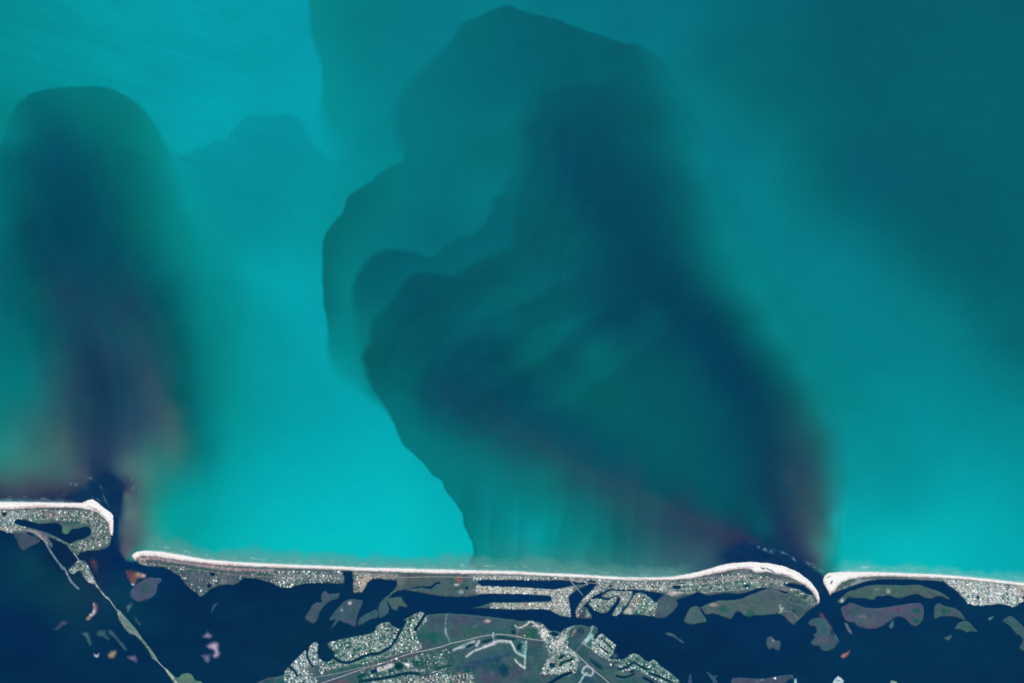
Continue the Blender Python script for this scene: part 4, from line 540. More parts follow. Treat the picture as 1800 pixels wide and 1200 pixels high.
def land_colour(x, y, base):
    n1 = fbm(x / 24, y / 24, 101, 4); n2 = fbm(x / 9, y / 9, 102, 3); n3 = vnoise(x / 2.6, y / 2.6, 103); n4 = vnoise(x / 1.9 + 50, y / 1.9, 104)
    c = np.array(base, float)[None] + n1[:, None] * np.array([12, -9, 4]) + n2[:, None] * np.array([7, 9, 7])
    for zn, poly, zc, k in ZONES:
        p = np.array(poly, float)
        m = (x > p[:, 0].min() - 4) & (x < p[:, 0].max() + 4) & (y > p[:, 1].min() - 4) & (y < p[:, 1].max() + 4)
        if not m.any(): continue
        d, _ = seg_dist(x[m], y[m], p); ins = inside(x[m], y[m], p)
        f = sstep(-3, 3, np.where(ins, d, -d) + 2.5 * n2[m])[:, None]
        sp = (np.maximum(n3[m], -0.8) * 0.62 + n4[m] * 0.5 + 0.42 * fbm(x[m] / 7, y[m] / 7, 108, 2))[:, None]
        zc_ = np.array(zc, float)[None] + sp * k * np.array([86, 78, 82]) + (vnoise(x[m] / 3.3, y[m] / 3.3, 107)[:, None]) * np.array([14, -6, 0]) * k
        grn = sstep(0.22, 0.55, vnoise(x[m] / 3.1 + 9, y[m] / 3.1, 105) + 0.4 * n2[m])[:, None] * (0.9 if zn in ('village', 'wood', 'left', 'estate') else 0.7)
        zc_ = zc_ * (1 - grn) + np.array([44, 108, 88]) * grn
        c[m] = c[m] * (1 - f * .85) + zc_ * f * .85
    gr = c.mean(1)
    for ex, ey, rx, ry, an, col, st in E_:
        m = (np.abs(x - ex) < max(rx, ry) * 1.6) & (np.abs(y - ey) < max(rx, ry) * 1.6)
        if not m.any(): continue
        a = math.radians(an); dx, dy = x[m] - ex, y[m] - ey
        r = np.sqrt(((dx * math.cos(a) + dy * math.sin(a)) / rx) ** 2 + ((-dx * math.sin(a) + dy * math.cos(a)) / ry) ** 2) + ((0.55 * n2[m] + 0.18 * n3[m]) if rx > 3.5 else 0)
        f = (sstep(1.45, 0.55, r) * st)[:, None]
        keep = c[m] - gr[m][:, None]
        c[m] = c[m] * (1 - f) + (np.array(col, float)[None] + n3[m][:, None] * 7 + keep * 0.15) * f
    for p_, w_, col, st in L_:
        p = catmull(p_, 3, False)
        m = (x > p[:, 0].min() - w_ - 2) & (x < p[:, 0].max() + w_ + 2) & (y > p[:, 1].min() - w_ - 2) & (y < p[:, 1].max() + w_ + 2)
        if not m.any(): continue
        d, _ = seg_dist(x[m], y[m], p, False)
        f = (sstep(w_ * 0.5 + 0.9, w_ * 0.5 - 0.7, d + 0.5 * n3[m]) * st)[:, None]
        c[m] = c[m] * (1 - f) + (np.array(col, float)[None] + (n3[m] * 22 + n4[m] * 18)[:, None] * min(1, w_ / 3)) * f
    ck = np.abs(fbm(x / 17 + 0.5 * n2, y / 13, 111, 3)); tn = np.zeros(len(x))
    for _, poly, _, _ in ZONES: tn = np.maximum(tn, inside(x, y, np.array(poly, float)))
    f = (sstep(0.05, 0.012, ck) * 0.38 * (1 - tn))[:, None]      # tidal creeks and ditches
    c = c * (1 - f) + np.array([44, 84, 96]) * f
    c = c + (fbm(x / 4.2, y / 4.2, 112, 3) * 9 * (1 - tn))[:, None] * np.array([1.1, 0.8, 0.8])
    t = sstep(105, 190, c.mean(1))[:, None]                 # silt-dark wet ground and marsh
    c = c * (np.array([.71, .84, .95]) * (1 - t) + t)
    return np.clip(c, 4, 250)

# ---------------------------------------------------------------- terrain sheets
def densify(p, step):
    out = []
    for i in range(len(p)):
        a, b = p[i], p[(i + 1) % len(p)]; L = np.hypot(*(b - a)); m = max(1, int(L / (step if -60 < a[0] < 1860 and a[1] < 1225 else 25)))
        for k in range(m): out.append(a + (b - a) * k / m)
    return np.array(out)

def terrain(name, pieces, colour, mat, top=1.6, label=None, step=1.9, rag=0.55, ramp=3.0, parent=None, kind='structure', z0=0.35):
    VV, FF, CC = [], [], []; nv = 0
    for pi, (poly, smooth, holes) in enumerate(pieces):
        p = np.array(poly, float)
        if smooth: p = catmull(p, 4)[:, :2]
        p = densify(p, step * 1.1)
        if rag: p = p + rag * np.stack([fbm(p[:, 0] / 5, p[:, 1] / 5, 201, 2), fbm(p[:, 0] / 5, p[:, 1] / 5, 202, 2)], 1)
        hs = [densify(np.array(h, float), step * 1.1) for h in holes]
        lo, hi = p.min(0), p.max(0)
        gx, gy = np.meshgrid(np.arange(lo[0], hi[0], step), np.arange(lo[1], hi[1], step))
        odd = (np.arange(gx.shape[0]) % 2 * 0.5 * step)[:, None]; gx = gx + odd
        gi, gj = np.meshgrid(np.arange(gx.shape[1]), np.arange(gx.shape[0]))
        keep = ((gx > -15) & (gx < 1815) & (gy < 1210)) | ((gi % 12 == 0) & (gj % 12 == 0))
        gx, gy = gx[keep], gy[keep]
        gx = gx + 0.25 * step * vnoise(gx * 3.1, gy * 3.7, 203); gy = gy + 0.25 * step * vnoise(gx * 3.3, gy * 2.9, 204)
        k = inside(gx, gy, p)
        for h in hs: k &= ~inside(gx, gy, h)
        gx, gy = gx[k], gy[k]
        rings = [p] + hs
        d = np.full(gx.shape, 1e9)
        for r in rings: d = np.minimum(d, seg_dist(gx, gy, r)[0])
        k = d > step * 0.5; gx, gy, d = gx[k], gy[k], d[k]
        pts = [Vector(v) for r in rings for v in r.tolist()] + [Vector(v) for v in np.stack([gx, gy], 1).tolist()]
        edges = []; s = 0
        for r in rings:
            m = len(r); edges += [(s + i, s + (i + 1) % m) for i in range(m)]; s += m
        vo, eo, fo, ov, oe, of = delaunay_2d_cdt(pts, edges, [], 0, 1e-4)
        v = np.array([(q[0], q[1]) for q in vo]); f = np.array([t for t in fo if len(t) == 3], int)
        cen = v[f].mean(1)
        k = inside(cen[:, 0], cen[:, 1], p)
        for h in hs: k &= ~inside(cen[:, 0], cen[:, 1], h)
        f = f[k]
        dd = np.full(len(v), 1e9)
        for r in rings: dd = np.minimum(dd, seg_dist(v[:, 0], v[:, 1], r)[0])
        z = z0 + top * sstep(0, ramp, dd) * (1 + 0.12 * vnoise(v[:, 0] / 7, v[:, 1] / 7, 205)) + 0.3 * pi
        V = np.stack([wx(v[:, 0]), wy(v[:, 1]), z], 1)
        a = V[f[:, 1]] - V[f[:, 0]]; b = V[f[:, 2]] - V[f[:, 0]]
        fl = (a[:, 0] * b[:, 1] - a[:, 1] * b[:, 0]) < 0
        f[fl] = f[fl][:, ::-1]
        col = colour(v[:, 0], v[:, 1], dd)
        # skirt down into the water
        e = np.sort(np.vstack([f[:, [0, 1]], f[:, [1, 2]], f[:, [2, 0]]]), 1)
        ed = np.vstack([f[:, [0, 1]], f[:, [1, 2]], f[:, [2, 0]]])
        key = e[:, 0] * (len(v) + 1) + e[:, 1]
        u, ix, ct = np.unique(key, return_index=True, return_counts=True)
        be = ed[ix[ct == 1]]
        bv = np.unique(be); mp = np.zeros(len(v), int); mp[bv] = np.arange(len(bv)) + len(V)
        sk = V[bv].copy(); sk[:, 2] = -0.8
        f2 = np.vstack([np.stack([be[:, 1], be[:, 0], mp[be[:, 0]]], 1), np.stack([be[:, 1], mp[be[:, 0]], mp[be[:, 1]]], 1)])
        VV.append(np.vstack([V, sk])); CC.append(np.vstack([col, col[bv]])); FF.append(np.vstack([f, f2]) + nv); nv += len(V) + len(sk)
    return new_mesh(name, np.vstack(VV), np.vstack(FF), mat, albedo(np.vstack(CC)), kind, label, parent)

def ground(base, edge=(46, 92, 100), ew=1.6):
    def f(x, y, d):
        c = land_colour(x, y, base)
        m = (sstep(ew, 0.0, d) * 0.55)[:, None]
        return c * (1 - m) + np.array(edge) * m
    return f

def beach_colour(x, y, d, shore):
    s, _ = seg_dist(x, y, catmull(shore, 3, False), False)
    n = fbm(x / 14, y / 3.0, 301, 3); n2 = vnoise(x / 2.5, y / 2.0, 302)
    c = np.ones((len(x), 3)) * np.array([253, 251, 250]) + (n * 9 + n2 * 6)[:, None]
    land = sstep(2.0, 5.0, s + n * 1.8 + n2 * .9)[:, None] * sstep(5.5, 1.0, d + n2)[:, None]          # duneward side: rosy tan dry sand with wrack
    land = land * (0.62 + 0.38 * sstep(-0.3, 0.4, fbm(x / 30, y / 30, 303, 2)))[:, None]
    c = c * (1 - land * .78) + (np.array([186, 160, 158])[None] + n2[:, None] * 26) * land * .78
    wet = sstep(2.2, 0.2, s + .5 * n)[:, None]
    c = c * (1 - wet * .55) + np.array([158, 166, 180]) * wet * .55
    for ex, ey, rx, ry, an, col in ((1341,998,4.5,1.4,10,(34,44,62)), (1351,1000,6,1.2,30,(40,50,66)), (1358,1003,5,1.0,38,(60,64,78)), (1376,1009,9,1.0,12,(110,100,108)), (1352,1006,9,1.2,8,(96,90,100)), (1457,1013,3.5,1.0,-25,(118,126,132)), (1462,1022,1.6,3.6,25,(56,66,76)), (1309,1001,9,1.8,-8,(186,160,172)), (1120,1017,40,.8,0,(206,180,178)), (360,988,18,.7,6,(206,160,160)), (420,992,30,.7,4,(200,150,150)), (70,888,14,.8,0,(214,180,176)), (165,893,12,.9,22,(150,134,140)), (1318,996,10,1.2,0,(226,206,214)), (60,891,40,.8,1,(206,176,170)), (100,892.4,36,.9,0,(84,80,94)), (172,898,9,.7,32,(140,124,132)), (60,889,26,.6,0,(196,166,166)), (1458,1036,1.5,4,20,(230,220,210))):
        a = math.radians(an); dx, dy = x - ex, y - ey
        r = np.sqrt(((dx * math.cos(a) + dy * math.sin(a)) / rx) ** 2 + ((-dx * math.sin(a) + dy * math.cos(a)) / ry) ** 2) + 0.25 * n2
        f = (sstep(1.35, 0.6, r) * .9)[:, None]; c = c * (1 - f) + np.array(col, float) * f
    return np.clip(c, 10, 255)

for (lb, poly), sh in zip(BEACHES, (SHORE_1, SHORE_2, SHORE_3)):
    terrain('beach', [(poly, 0, [])], lambda x, y, d, sh=sh: beach_colour(x, y, d, sh), SAND, 1.2, lb, 1.4, 0.8, 2.0)
terrain('barrier_island', LAND_1, ground((112, 122, 114)), LAND, label='left barrier island with houses round a dark inner pond')
terrain('barrier_island', LAND_2, ground((110, 116, 110)), LAND, label='long middle barrier island between the two inlets')
terrain('barrier_island', LAND_3, ground((150, 154, 150)), LAND, label='right barrier island, densely built at its far end')
terrain('marsh_flat', MARSH_W, ground((92, 90, 104)), LAND, 0.8, 'mauve grey marsh flat hanging below the left island')
for lb, pieces in CANAL_ISLES: terrain('canal_island' if 'marsh' not in lb else 'marsh_flat', pieces, ground((120, 134, 126) if 'marsh' not in lb else (90, 92, 106)), LAND, label=lb)
for lb, poly, base in MARSHES: terrain('marsh_island', [(poly, 1, [])], ground(base, (40, 84, 100), 1.8), LAND, 0.9, lb)
for lb, poly, base in CAUSEWAYS: terrain('islet' if 'strip' not in lb else 'sand_strip', [(poly, 1, [])], ground(base, (44, 82, 100), 1.2), LAND, 1.3, lb, rag=0.4)
for lb, poly, base in SOUTH_EAST: terrain('quay' if ('quay' in lb or 'jetty' in lb) else 'marsh_flat', [(poly, 0, [])], ground(base, (44, 82, 100), 1.2), LAND, 1.2, lb, rag=0.3)
MAIN = [(MAIN[0][0], 0, MAIN[0][2] + [p for _, p, _ in PONDS])]
terrain('mainland', MAIN, ground((88, 112, 106)), LAND, label='wooded and built mainland shore along the bottom')

SPOTS = {'orange': [(252,1011,5,4,(206,170,168)), (243,1009,5,5,(176,138,124)), (228,1010,5,9,(96,64,84)), (234,1020,6,5,(116,84,84)), (233,1027,5,2.5,(196,200,208)), (224,1004,5,4,(82,60,86))],
 'crescent': [(165,1062,1.8,4,(172,150,178)), (168.5,1069,2.4,6,(134,104,120)), (165,1074,2.6,5,(206,204,218)), (160,1080,3.4,3.4,(206,196,190)), (155,1086,3.4,3,(180,140,116)), (171,1070,1.6,7,(86,62,88))]}
def shoal_colour(core, key=''):
    def f(x, y, d):
        n = fbm(x / 5, y / 5, 401, 3); n2 = fbm(x / 2.5 + 7, y / 2.5, 403, 2)
        rim = np.array(core) * 0.42 + np.array([(74 if core[0] > 150 else 16), 44, 64]) * 0.58
        t = np.clip((d + n * 1.1) / max(1.6, d.max()), 0, 1)[:, None]
        u = sstep(0, 0.6, t); v = sstep(0.25, 1.1, t)
        deep = np.array([3, 47, 81], float)
        c = deep * (1 - u) + rim * u
        c = c * (1 - v) + (np.array(core, float) * 0.96)[None] * v + (n2 * 14)[:, None] * v
        for k_, sp in SPOTS.items():
            if key.startswith(k_):
                for sx, sy, rx, ry, sc in sp:
                    f = (np.exp(-((x - sx) / rx) ** 2 - ((y - sy) / ry) ** 2) * sstep(0.0, 0.3, t[:, 0]))[:, None]
                    c = c * (1 - f) + np.array(sc, float) * f
        return np.clip(c, 0, 250)
    return f
def grow(poly, k):
    p = np.array(poly, float); c = p.mean(0); t = np.roll(p, -1, 0) - np.roll(p, 1, 0)
    n = np.stack([t[:, 1], -t[:, 0]], 1) / (np.hypot(t[:, 0], t[:, 1])[:, None] + 1e-9)
    ar = 0.5 * np.sum(p[:, 0] * np.roll(p[:, 1], -1) - np.roll(p[:, 0], -1) * p[:, 1])
    return p + n * k * (1 if ar > 0 else -1)
for lb, poly, core in SHOALS: terrain('sandbar' if 'shoal' not in lb else 'shoal', [(grow(poly, 1.6), 1, [])], shoal_colour(core, lb), SAND, 0.25, lb, 0.9, 0.8, 3.0, z0=0.12)

def sheet(name, poly, z, col, mat, label, n=0.0):
    p = densify(np.array(poly, float), 3)
    def f(x, y, d): return np.array(col, float)[None] + n * fbm(x / 4, y / 4, 402, 2)[:, None] * 12 + sstep(1.2, 0, d)[:, None] * np.array([14, 22, 12])
    return terrain(name, [(p, 0, [])], f, mat, 0.0, label, 1.8, 0.4, 1.0, z0=z)
for lb, poly, col in PONDS: sheet('river' if 'river' in lb else 'creek' if 'creek' in lb else 'pond', poly, 0.25, col, WATER, lb, 1.0)
# ---------------------------------------------------------------- roads
def road(label, pts, wid, col, z=2.75):
    p = catmull(pts, 6, False)
    p = densify_open(p, 2.0)
    t = np.gradient(p, axis=0); t /= np.linalg.norm(t, axis=1)[:, None]
    n = np.stack([-t[:, 1], t[:, 0]], 1) * wid / 2
    a, b = p + n, p - n
    V = np.vstack([np.stack([wx(q[:, 0]), wy(q[:, 1]), np.full(len(q), z)], 1) for q in (a, b)]); m = len(p)
    F = np.array([[i, i + 1, m + i + 1, m + i] for i in range(m - 1)])
    if (V[1, 0] - V[0, 0]) * (V[m, 1] - V[0, 1]) - (V[1, 1] - V[0, 1]) * (V[m, 0] - V[0, 0]) < 0: F = F[:, ::-1]
    c = np.array(col, float)[None] * (1 + 0.10 * vnoise(V[:, 0] / 20, V[:, 1] / 20, 501))[:, None]
    new_mesh('road' if 'track' not in label else 'track', V, F, LAND, albedo(np.clip(c, 0, 250)), 'structure', label)
def densify_open(p, step):
    out = [p[0]]
    for a, b in zip(p[:-1], p[1:]):
        m = max(1, int(np.hypot(*(b - a)) / step))
        out += [a + (b - a) * k / m for k in range(1, m + 1)]
    return np.array(out)
road('pale main road crossing the mainland', [(530,1214),(565,1200),(600,1188),(640,1174),(680,1162),(720,1148),(750,1142),(775,1136),(793,1130),(820,1124),(850,1117),(880,1114),(905,1117),(930,1122),(965,1126)], 1.5, (160,170,172))
road('straight diagonal road on the right of the mainland', [(985,1128),(1005,1142),(1022,1157),(1045,1178),(1062,1192),(1082,1210)], 1.4, (176,178,174))
road('thin road fringing the village', [(545,1190),(580,1185),(620,1176),(650,1168)], 1.0, (140,160,150))
road('thin street curving through the village', [(625,1148),(650,1140),(668,1133),(680,1127)], 0.9, (150,170,150), 2.8)
road('thin road beside the marina plots', [(1022,1128),(1040,1140),(1060,1155)], 1.0, (170,178,176), 2.8)
road('grey shore road along the middle island, left half', [(262,990),(300,994),(340,1000),(400,1008),(450,1012),(520,1014),(590,1013)], 0.9, (150,140,142))
road('pale shore road along the middle island, right half', [(626,1012),(700,1014),(760,1013),(840,1014),(920,1015),(1000,1019),(1060,1026),(1120,1028),(1180,1028),(1240,1024),(1300,1019),(1360,1022)], 0.8, (176,170,166), 2.9)
road('street along the spine between the two canals', [(842,1037),(880,1037),(930,1038),(975,1041)], 0.8, (196,194,188), 2.8)
road('street along the lower canal bank', [(868,1064),(910,1064),(970,1063)], 0.8, (186,182,172), 2.8)

# ---------------------------------------------------------------- bridges
DECK = mat_plain('concrete deck', (172,190,204), 0.8); PIER = mat_plain('concrete pier', (140,146,150), 0.9)
def box(cx, cy, cz, lx, ly, lz):
    v = [(cx + sx * lx / 2, cy + sy * ly / 2, cz + sz * lz / 2) for sz in (-1, 1) for sx, sy in ((-1, -1), (1, -1), (1, 1), (-1, 1))]
    f = [(0, 3, 2, 1), (4, 5, 6, 7), (0, 1, 5, 4), (1, 2, 6, 5), (2, 3, 7, 6), (3, 0, 4, 7)]
    return v, f
def part(name, boxes, mat, parent):
    V, F = [], []
    for b in boxes:
        v, f = box(*b); F += [[i + len(V) for i in q] for q in f]; V += v
    return new_mesh(name, V, F, mat, parent=parent)
def bridge(label, a, b, wid=1.35):
    x0, y0, x1, y1 = wx(a[0]), wy(a[1]), wx(b[0]), wy(b[1])
    L = math.hypot(x1 - x0, y1 - y0) + 24; e = bpy.data.objects.new('bridge', None); C.objects.link(e)
    e.location = ((x0 + x1) / 2, (y0 + y1) / 2, 0); e.rotation_euler = (0, 0, math.atan2(y1 - y0, x1 - x0))
    e['label'] = label; e['category'] = 'bridge'; e['group'] = 'bridges over the channels'
    W = wid * S
    part('deck', [(0, 0, 5.6, L, W, 1.2)], DECK, e)
    for s in (-1, 1): part('parapet', [(0, s * (W / 2 - 0.3), 6.75, L, 0.5, 1.0)], DECK, e)
    n = max(2, int(L / 42)); first = None
    for k in range(n):
        X = -L / 2 + (k + 0.5) * L / n
        if first is None: first = part('pier', [(0, 0, 2.0, 2.2, W * 0.7, 6.0)], PIER, e); first.location = (X, 0, 0)
        else:
            o = first.copy(); C.objects.link(o); o.parent = e; o.location = (X, 0, 0)
bridge('short pale bridge from the left island to the built up islet', (130,972), (142,988))
bridge('thin pale bridge between the built up islet and the green islet', (190,1050), (207,1074))
bridge('thin blue grey bridge from the green islet to the bottom landfall', (274,1158), (291,1176))
bridge('narrow straight bridge slanting across the canal bend', (1001,1018), (1024,1045), 1.1)

# ---------------------------------------------------------------- houses
ROOFS = {'white': (246,250,250), 'pale grey': (204,224,226), 'tan': (194,182,172), 'slate grey': (118,134,144), 'red brown': (162,112,110), 'dark': (40,66,80)}
RM = {k: mat_plain('roof ' + k, v, 0.75, 0.2, 0.06) for k, v in ROOFS.items()}
WALL = mat_plain('house wall', (176,172,164), 0.9)
def house_geo():
    """unit house: 1 long, 1 wide, walls to 0.6, gable ridge at 1; verts, wall quads, roof quads/tris (as quads)"""
    v = [(-.46,-.44,0),(.46,-.44,0),(.46,.44,0),(-.46,.44,0),(-.46,-.44,.6),(.46,-.44,.6),(.46,.44,.6),(-.46,.44,.6),(-.46,0,.96),(.46,0,.96),
         (-.5,-.5,.56),(.5,-.5,.56),(.5,.5,.56),(-.5,.5,.56),(-.5,0,1),(.5,0,1)]
    wall = [(0,1,5,4),(1,2,6,5),(2,3,7,6),(3,0,4,7)]; wt = [(4,8,7),(5,6,9)]
    roof = [(10,11,15,14),(12,13,14,15)]
    return v, wall, wt, roof
HV, HW, HT, HR = house_geo()
HM = {}
for k in ROOFS:
    me = bpy.data.meshes.new('house'); me.from_pydata(HV, [], HW + HT + HR); me.materials.append(WALL); me.materials.append(RM[k])
    for p in me.polygons: p.material_index = 1 if p.index >= len(HW) + len(HT) else 0
    HM[k] = me
PLACE = {'left': 'on the left barrier island', 'mid_west': 'on the left half of the middle island', 'canal': 'in the rows between the straight canals', 'point': 'near the sandy point of the middle island',
         'right': 'on the crowded right barrier island', 'village': 'in the leafy mainland village', 'estate': 'round the mainland estate ponds', 'wood': 'along the wooded mainland shore', 'isle': 'on the bridge islet with the marina'}
PAL = {'left': (.36,.22,.16,.12,.08,.06), 'mid_west': (.34,.24,.12,.20,.05,.05), 'canal': (.46,.20,.18,.08,.05,.03), 'point': (.36,.26,.18,.12,.03,.05), 'right': (.56,.24,.10,.06,.01,.03), 'village': (.44,.28,.10,.10,.04,.04), 'estate': (.46,.28,.12,.08,.02,.04), 'wood': (.46,.32,.06,.10,.02,.04), 'isle': (.4,.3,.1,.1,.06,.04)}
# zone index -> (row direction, spacing along, spacing across, chance, size)
ROWS = [(0,3.0,3.4,.72,1.0),(20,3.2,3.6,.66,.95),(4,4.2,4.4,.34,.8),(0,2.9,3.3,.62,.95),(5,4.0,4.2,.42,.85),(1,2.7,3.2,.72,1.0),(1,2.6,3.0,.8,1.05),(1,2.7,3.1,.72,1.0),(4,3.0,3.4,.62,.95),(-45,2.9,3.3,.6,.95),(-4,3.6,3.6,.44,.9),(3,3.4,3.4,.6,1.0),(3,2.7,3.0,.82,1.1),(-35,2.7,3.1,.74,1.05),(-17,3.1,3.4,.6,1.0),(-17,4.6,4.6,.28,1.0),(-10,3.2,3.5,.6,1.0),(-30,3.0,3.3,.6,1.05),(38,2.6,3.0,.68,1.1),(35,3.4,3.6,.5,1.0),(0,5,5,.2,.8),(-50,3.2,3.2,.5,.9)]
OUT_ = [(p, h) for p, s_, h in LAND_1 + LAND_2 + LAND_3 + MAIN] + [(p, h) for _, pc in CANAL_ISLES for p, s_, h in pc] + [(p, []) for _, p, _ in CAUSEWAYS]
BARE_ = [(p, w_) for p, w_, c_, s_ in L_ if w_ <= 2.4]
rng = np.random.default_rng(11)
HX = []; STREETS = []
for zi, ((zn, poly, zc, kk), (an, sx, sy, pr, sz)) in enumerate(zip(ZONES, ROWS)):
    p = np.array(poly, float); c = p.mean(0); a = math.radians(an); R = max(np.ptp(p[:, 0]), np.ptp(p[:, 1]))
    vr = np.arange(-R, R, 2 * sy + 1.1)                       # a street, then a row of houses on each side of it
    STREETS.append((zi, c, a, R, vr))
    u, v = np.meshgrid(np.arange(-R, R, sx), np.concatenate([vr - 0.55 - sy * .5, vr + 0.55 + sy * .5])); u, v = u.ravel(), v.ravel()
    u = u + rng.uniform(-.55, .55, u.size); v = v + rng.uniform(-.35, .35, v.size)
    x = c[0] + u * math.cos(a) - v * math.sin(a); y = c[1] + u * math.sin(a) + v * math.cos(a)
    k = inside(x, y, p) & (rng.random(x.size) < pr * (1 + 0.5 * fbm(x / 14, y / 14, 601, 2))) & (y < 1204) & (x > -4) & (x < 1804)
    x, y = x[k], y[k]; ok = np.zeros(x.size, bool)
    for lp, hs in OUT_:
        q = np.array(lp, float)
        i = inside(x, y, q)
        if not i.any(): continue
        i &= seg_dist(x, y, q)[0] > 1.0
        for h in hs:
            h = np.array(h, float); i &= ~inside(x, y, h) & (seg_dist(x, y, h)[0] > 1.0)
        ok |= i
    if zi == 9: ok &= ((x - 1056) ** 2 + (y - 1066) ** 2 > 49) & ~(np.hypot(x - 1172, y - 1066) < 17)
    for X, Y in zip(x[ok], y[ok]):
        l = rng.lognormal(0, .32) * 17.0 * sz; wd = l * rng.uniform(.6, .85)
        HX.append((X, Y, l, wd, a + (math.pi / 2 if rng.random() < .45 else 0) + rng.normal(0, .06), zn, rng.choice(len(ROOFS), p=PAL[zn])))
HX = [h for h in HX if h[2] < 40]
# drop houses standing in each other
HX.sort(key=lambda h: -h[2] * h[3]); grid = {}; keep = []
for h in HX:
    g = (int(h[0] // 4), int(h[1] // 4)); bad = False
    for gx in (-1, 0, 1):
        for gy in (-1, 0, 1):
            for q in grid.get((g[0] + gx, g[1] + gy), ()):
                if math.hypot(h[0] - q[0], h[1] - q[1]) * S < 0.56 * (math.hypot(h[2], h[3]) + math.hypot(q[2], q[3])) * .8: bad = True
    if not bad: grid.setdefault(g, []).append(h); keep.append(h)
HX = keep
names = list(ROOFS)
MARKS = [('the black pool at the left edge', 8, 904), ('the left tip of the inner pond', 30, 916), ("the inner pond's round headland", 116, 931), ('the right end of the inner pond', 158, 935), ('the sand spit end', 188, 905), ('the first short bridge', 132, 972), ("the sand strip's landfall", 74, 946),
 ('the blunt island point', 245, 983), ('the upper square pond', 373, 1008), ('the lower square pond', 368, 1029), ('the pointed shore bulge', 352, 1046), ('the small bay on the left half', 440, 1014), ('the low shore west bulge', 512, 1032), ('the dark notch', 612, 1010), ('the tan block', 632, 1030), ('the dark square bay', 680, 1018),
 ('the left mouth of the upper canal', 842, 1022), ("the upper canal's middle", 905, 1024), ('the right bend of the upper canal', 992, 1020), ("the canal spine's left end", 845, 1037), ('the middle canal spine', 905, 1037), ('the right head of the lower canal', 968, 1050), ("the lower canal's left tip", 868, 1064), ('the lower canal bank', 920, 1064), ('the blunt channel corner', 1000, 1080), ('the slanting canal bridge', 1012, 1032),
 ('the curved canal bank', 1030, 1048), ('the hexagonal island', 1058, 1064), ('the finger island', 1095, 1055), ('the small triangular basin', 1153, 1046), ('the round marsh', 1172, 1066), ("the triangular island's lawns", 1135, 1064), ('the small dark island pool', 1189, 1031), ('the tan clearing by the creek', 1186, 1043), ('the pool under the dunes', 1312, 1029), ('the long spit pool', 1405, 1033), ("the curved spit's tip", 1428, 1056),
 ("the crowded island's left neck", 1672, 1026), ('the black square pool', 1719, 1050), ('the grey square yard', 1772, 1032), ('the green square field', 1768, 1048), ("the crowded island's low point", 1780, 1065), ('the red roofs at the right edge', 1797, 1042),
 ('the keyhole canal', 521, 1182), ('the straight short canal', 541, 1150), ('the round tipped peninsula', 555, 1130), ('the dark round bay', 580, 1148), ('the beak of land', 578, 1130), ('the long winding canal', 635, 1156), ('the square lawn by the shore', 605, 1133), ('the low shore bulge', 676, 1095), ('the slanting finger of land', 735, 1080), ("the slanting canal's foot", 732, 1106), ('the cross shaped building', 566, 1182), ('the rectangular pond', 657, 1180), ('the square black green pond', 701, 1170), ('the hooked lane', 780, 1158), ('the narrow lower river', 690, 1188), ('the bottom horseshoe estate', 790, 1188),
 ('the white sand lot', 957, 1112), ('the boat basin', 974, 1113), ('the top estate pond', 988, 1153), ('the snaking estate pond', 996, 1163), ('the round estate pond', 971, 1168), ('the crossroads of the mainland', 990, 1130), ('the stepped waterfront plots', 1062, 1125), ('the green corner of the plots', 1071, 1152), ('the pair of slanting ponds', 1048, 1166), ('the pentagon of plots', 1032, 1178), ('the wooded point', 1115, 1150), ('the creek behind the wooded point', 1110, 1168), ('the second wooded bulge', 1149, 1160), ('the low wooded shore', 1182, 1188), ('the marina islet', 158, 1015)]
def where(X, Y):
    n, mx, my = min(MARKS, key=lambda q: (q[1] - X) ** 2 + (q[2] - Y) ** 2)
    dx, dy = X - mx, Y - my; r = math.hypot(dx, dy)
    far = 'just ' if r < 9 else ''
    if r < 3.5: return 'right beside ' + n
    if abs(dx) > 2.2 * abs(dy): return far + ('right of ' if dx > 0 else 'left of ') + n
    if abs(dy) > 2.2 * abs(dx): return far + ('below ' if dy > 0 else 'above ') + n
    return far + ('below ' if dy > 0 else 'above ') + 'and ' + ('right of ' if dx > 0 else 'left of ') + n
for X, Y, l, wd, an, zn, ri in HX[:300]:
    o = bpy.data.objects.new('house', HM[names[ri]]); C.objects.link(o)
    o.location = (wx(X), wy(Y), 1.5); o.rotation_euler = (0, 0, -an); o.scale = (l, wd, 6.5 + 0.14 * wd)
    rc = names[ri]
    far_ = where(X, Y)
    shape = 'long' if l / wd > 1.55 else 'square' if l / wd < 1.28 else 'small'
    o['label'] = shape + ' ' + (rc if rc != 'dark' else 'dark blue') + ' roofed house ' + far_; o['category'] = 'house'; o['group'] = 'houses ' + PLACE[zn]
from collections import defaultdict
same = defaultdict(list)
for o in C.objects:
    if o.get('category') == 'house': same[o['label']].append(o)
for lb, os_ in same.items():
    if 1 < len(os_) <= 5:
        os_.sort(key=lambda q: q.location.x); n = len(os_)
        wds = {2: ['left', 'right'], 3: ['left', 'middle', 'right'], 4: ['leftmost', 'second', 'third', 'rightmost'], 5: ['leftmost', 'second', 'middle', 'fourth', 'rightmost']}[n]
        for q, wd in zip(os_, wds): q['label'] = wd + ' of ' + ('two' if n == 2 else 'three' if n == 3 else 'four' if n == 4 else 'five') + ' ' + lb.replace('roofed house', 'roofed houses')
for o in C.objects:
    if o.get('category') == 'house':
        lb = o['label']
        for a_, b_ in ((' just', ''), (' and right of', ''), (' and left of', ''), ('the leafy ', '')):
            if len(lb.split()) > 16: lb = lb.replace(a_, b_)
        o['label'] = lb
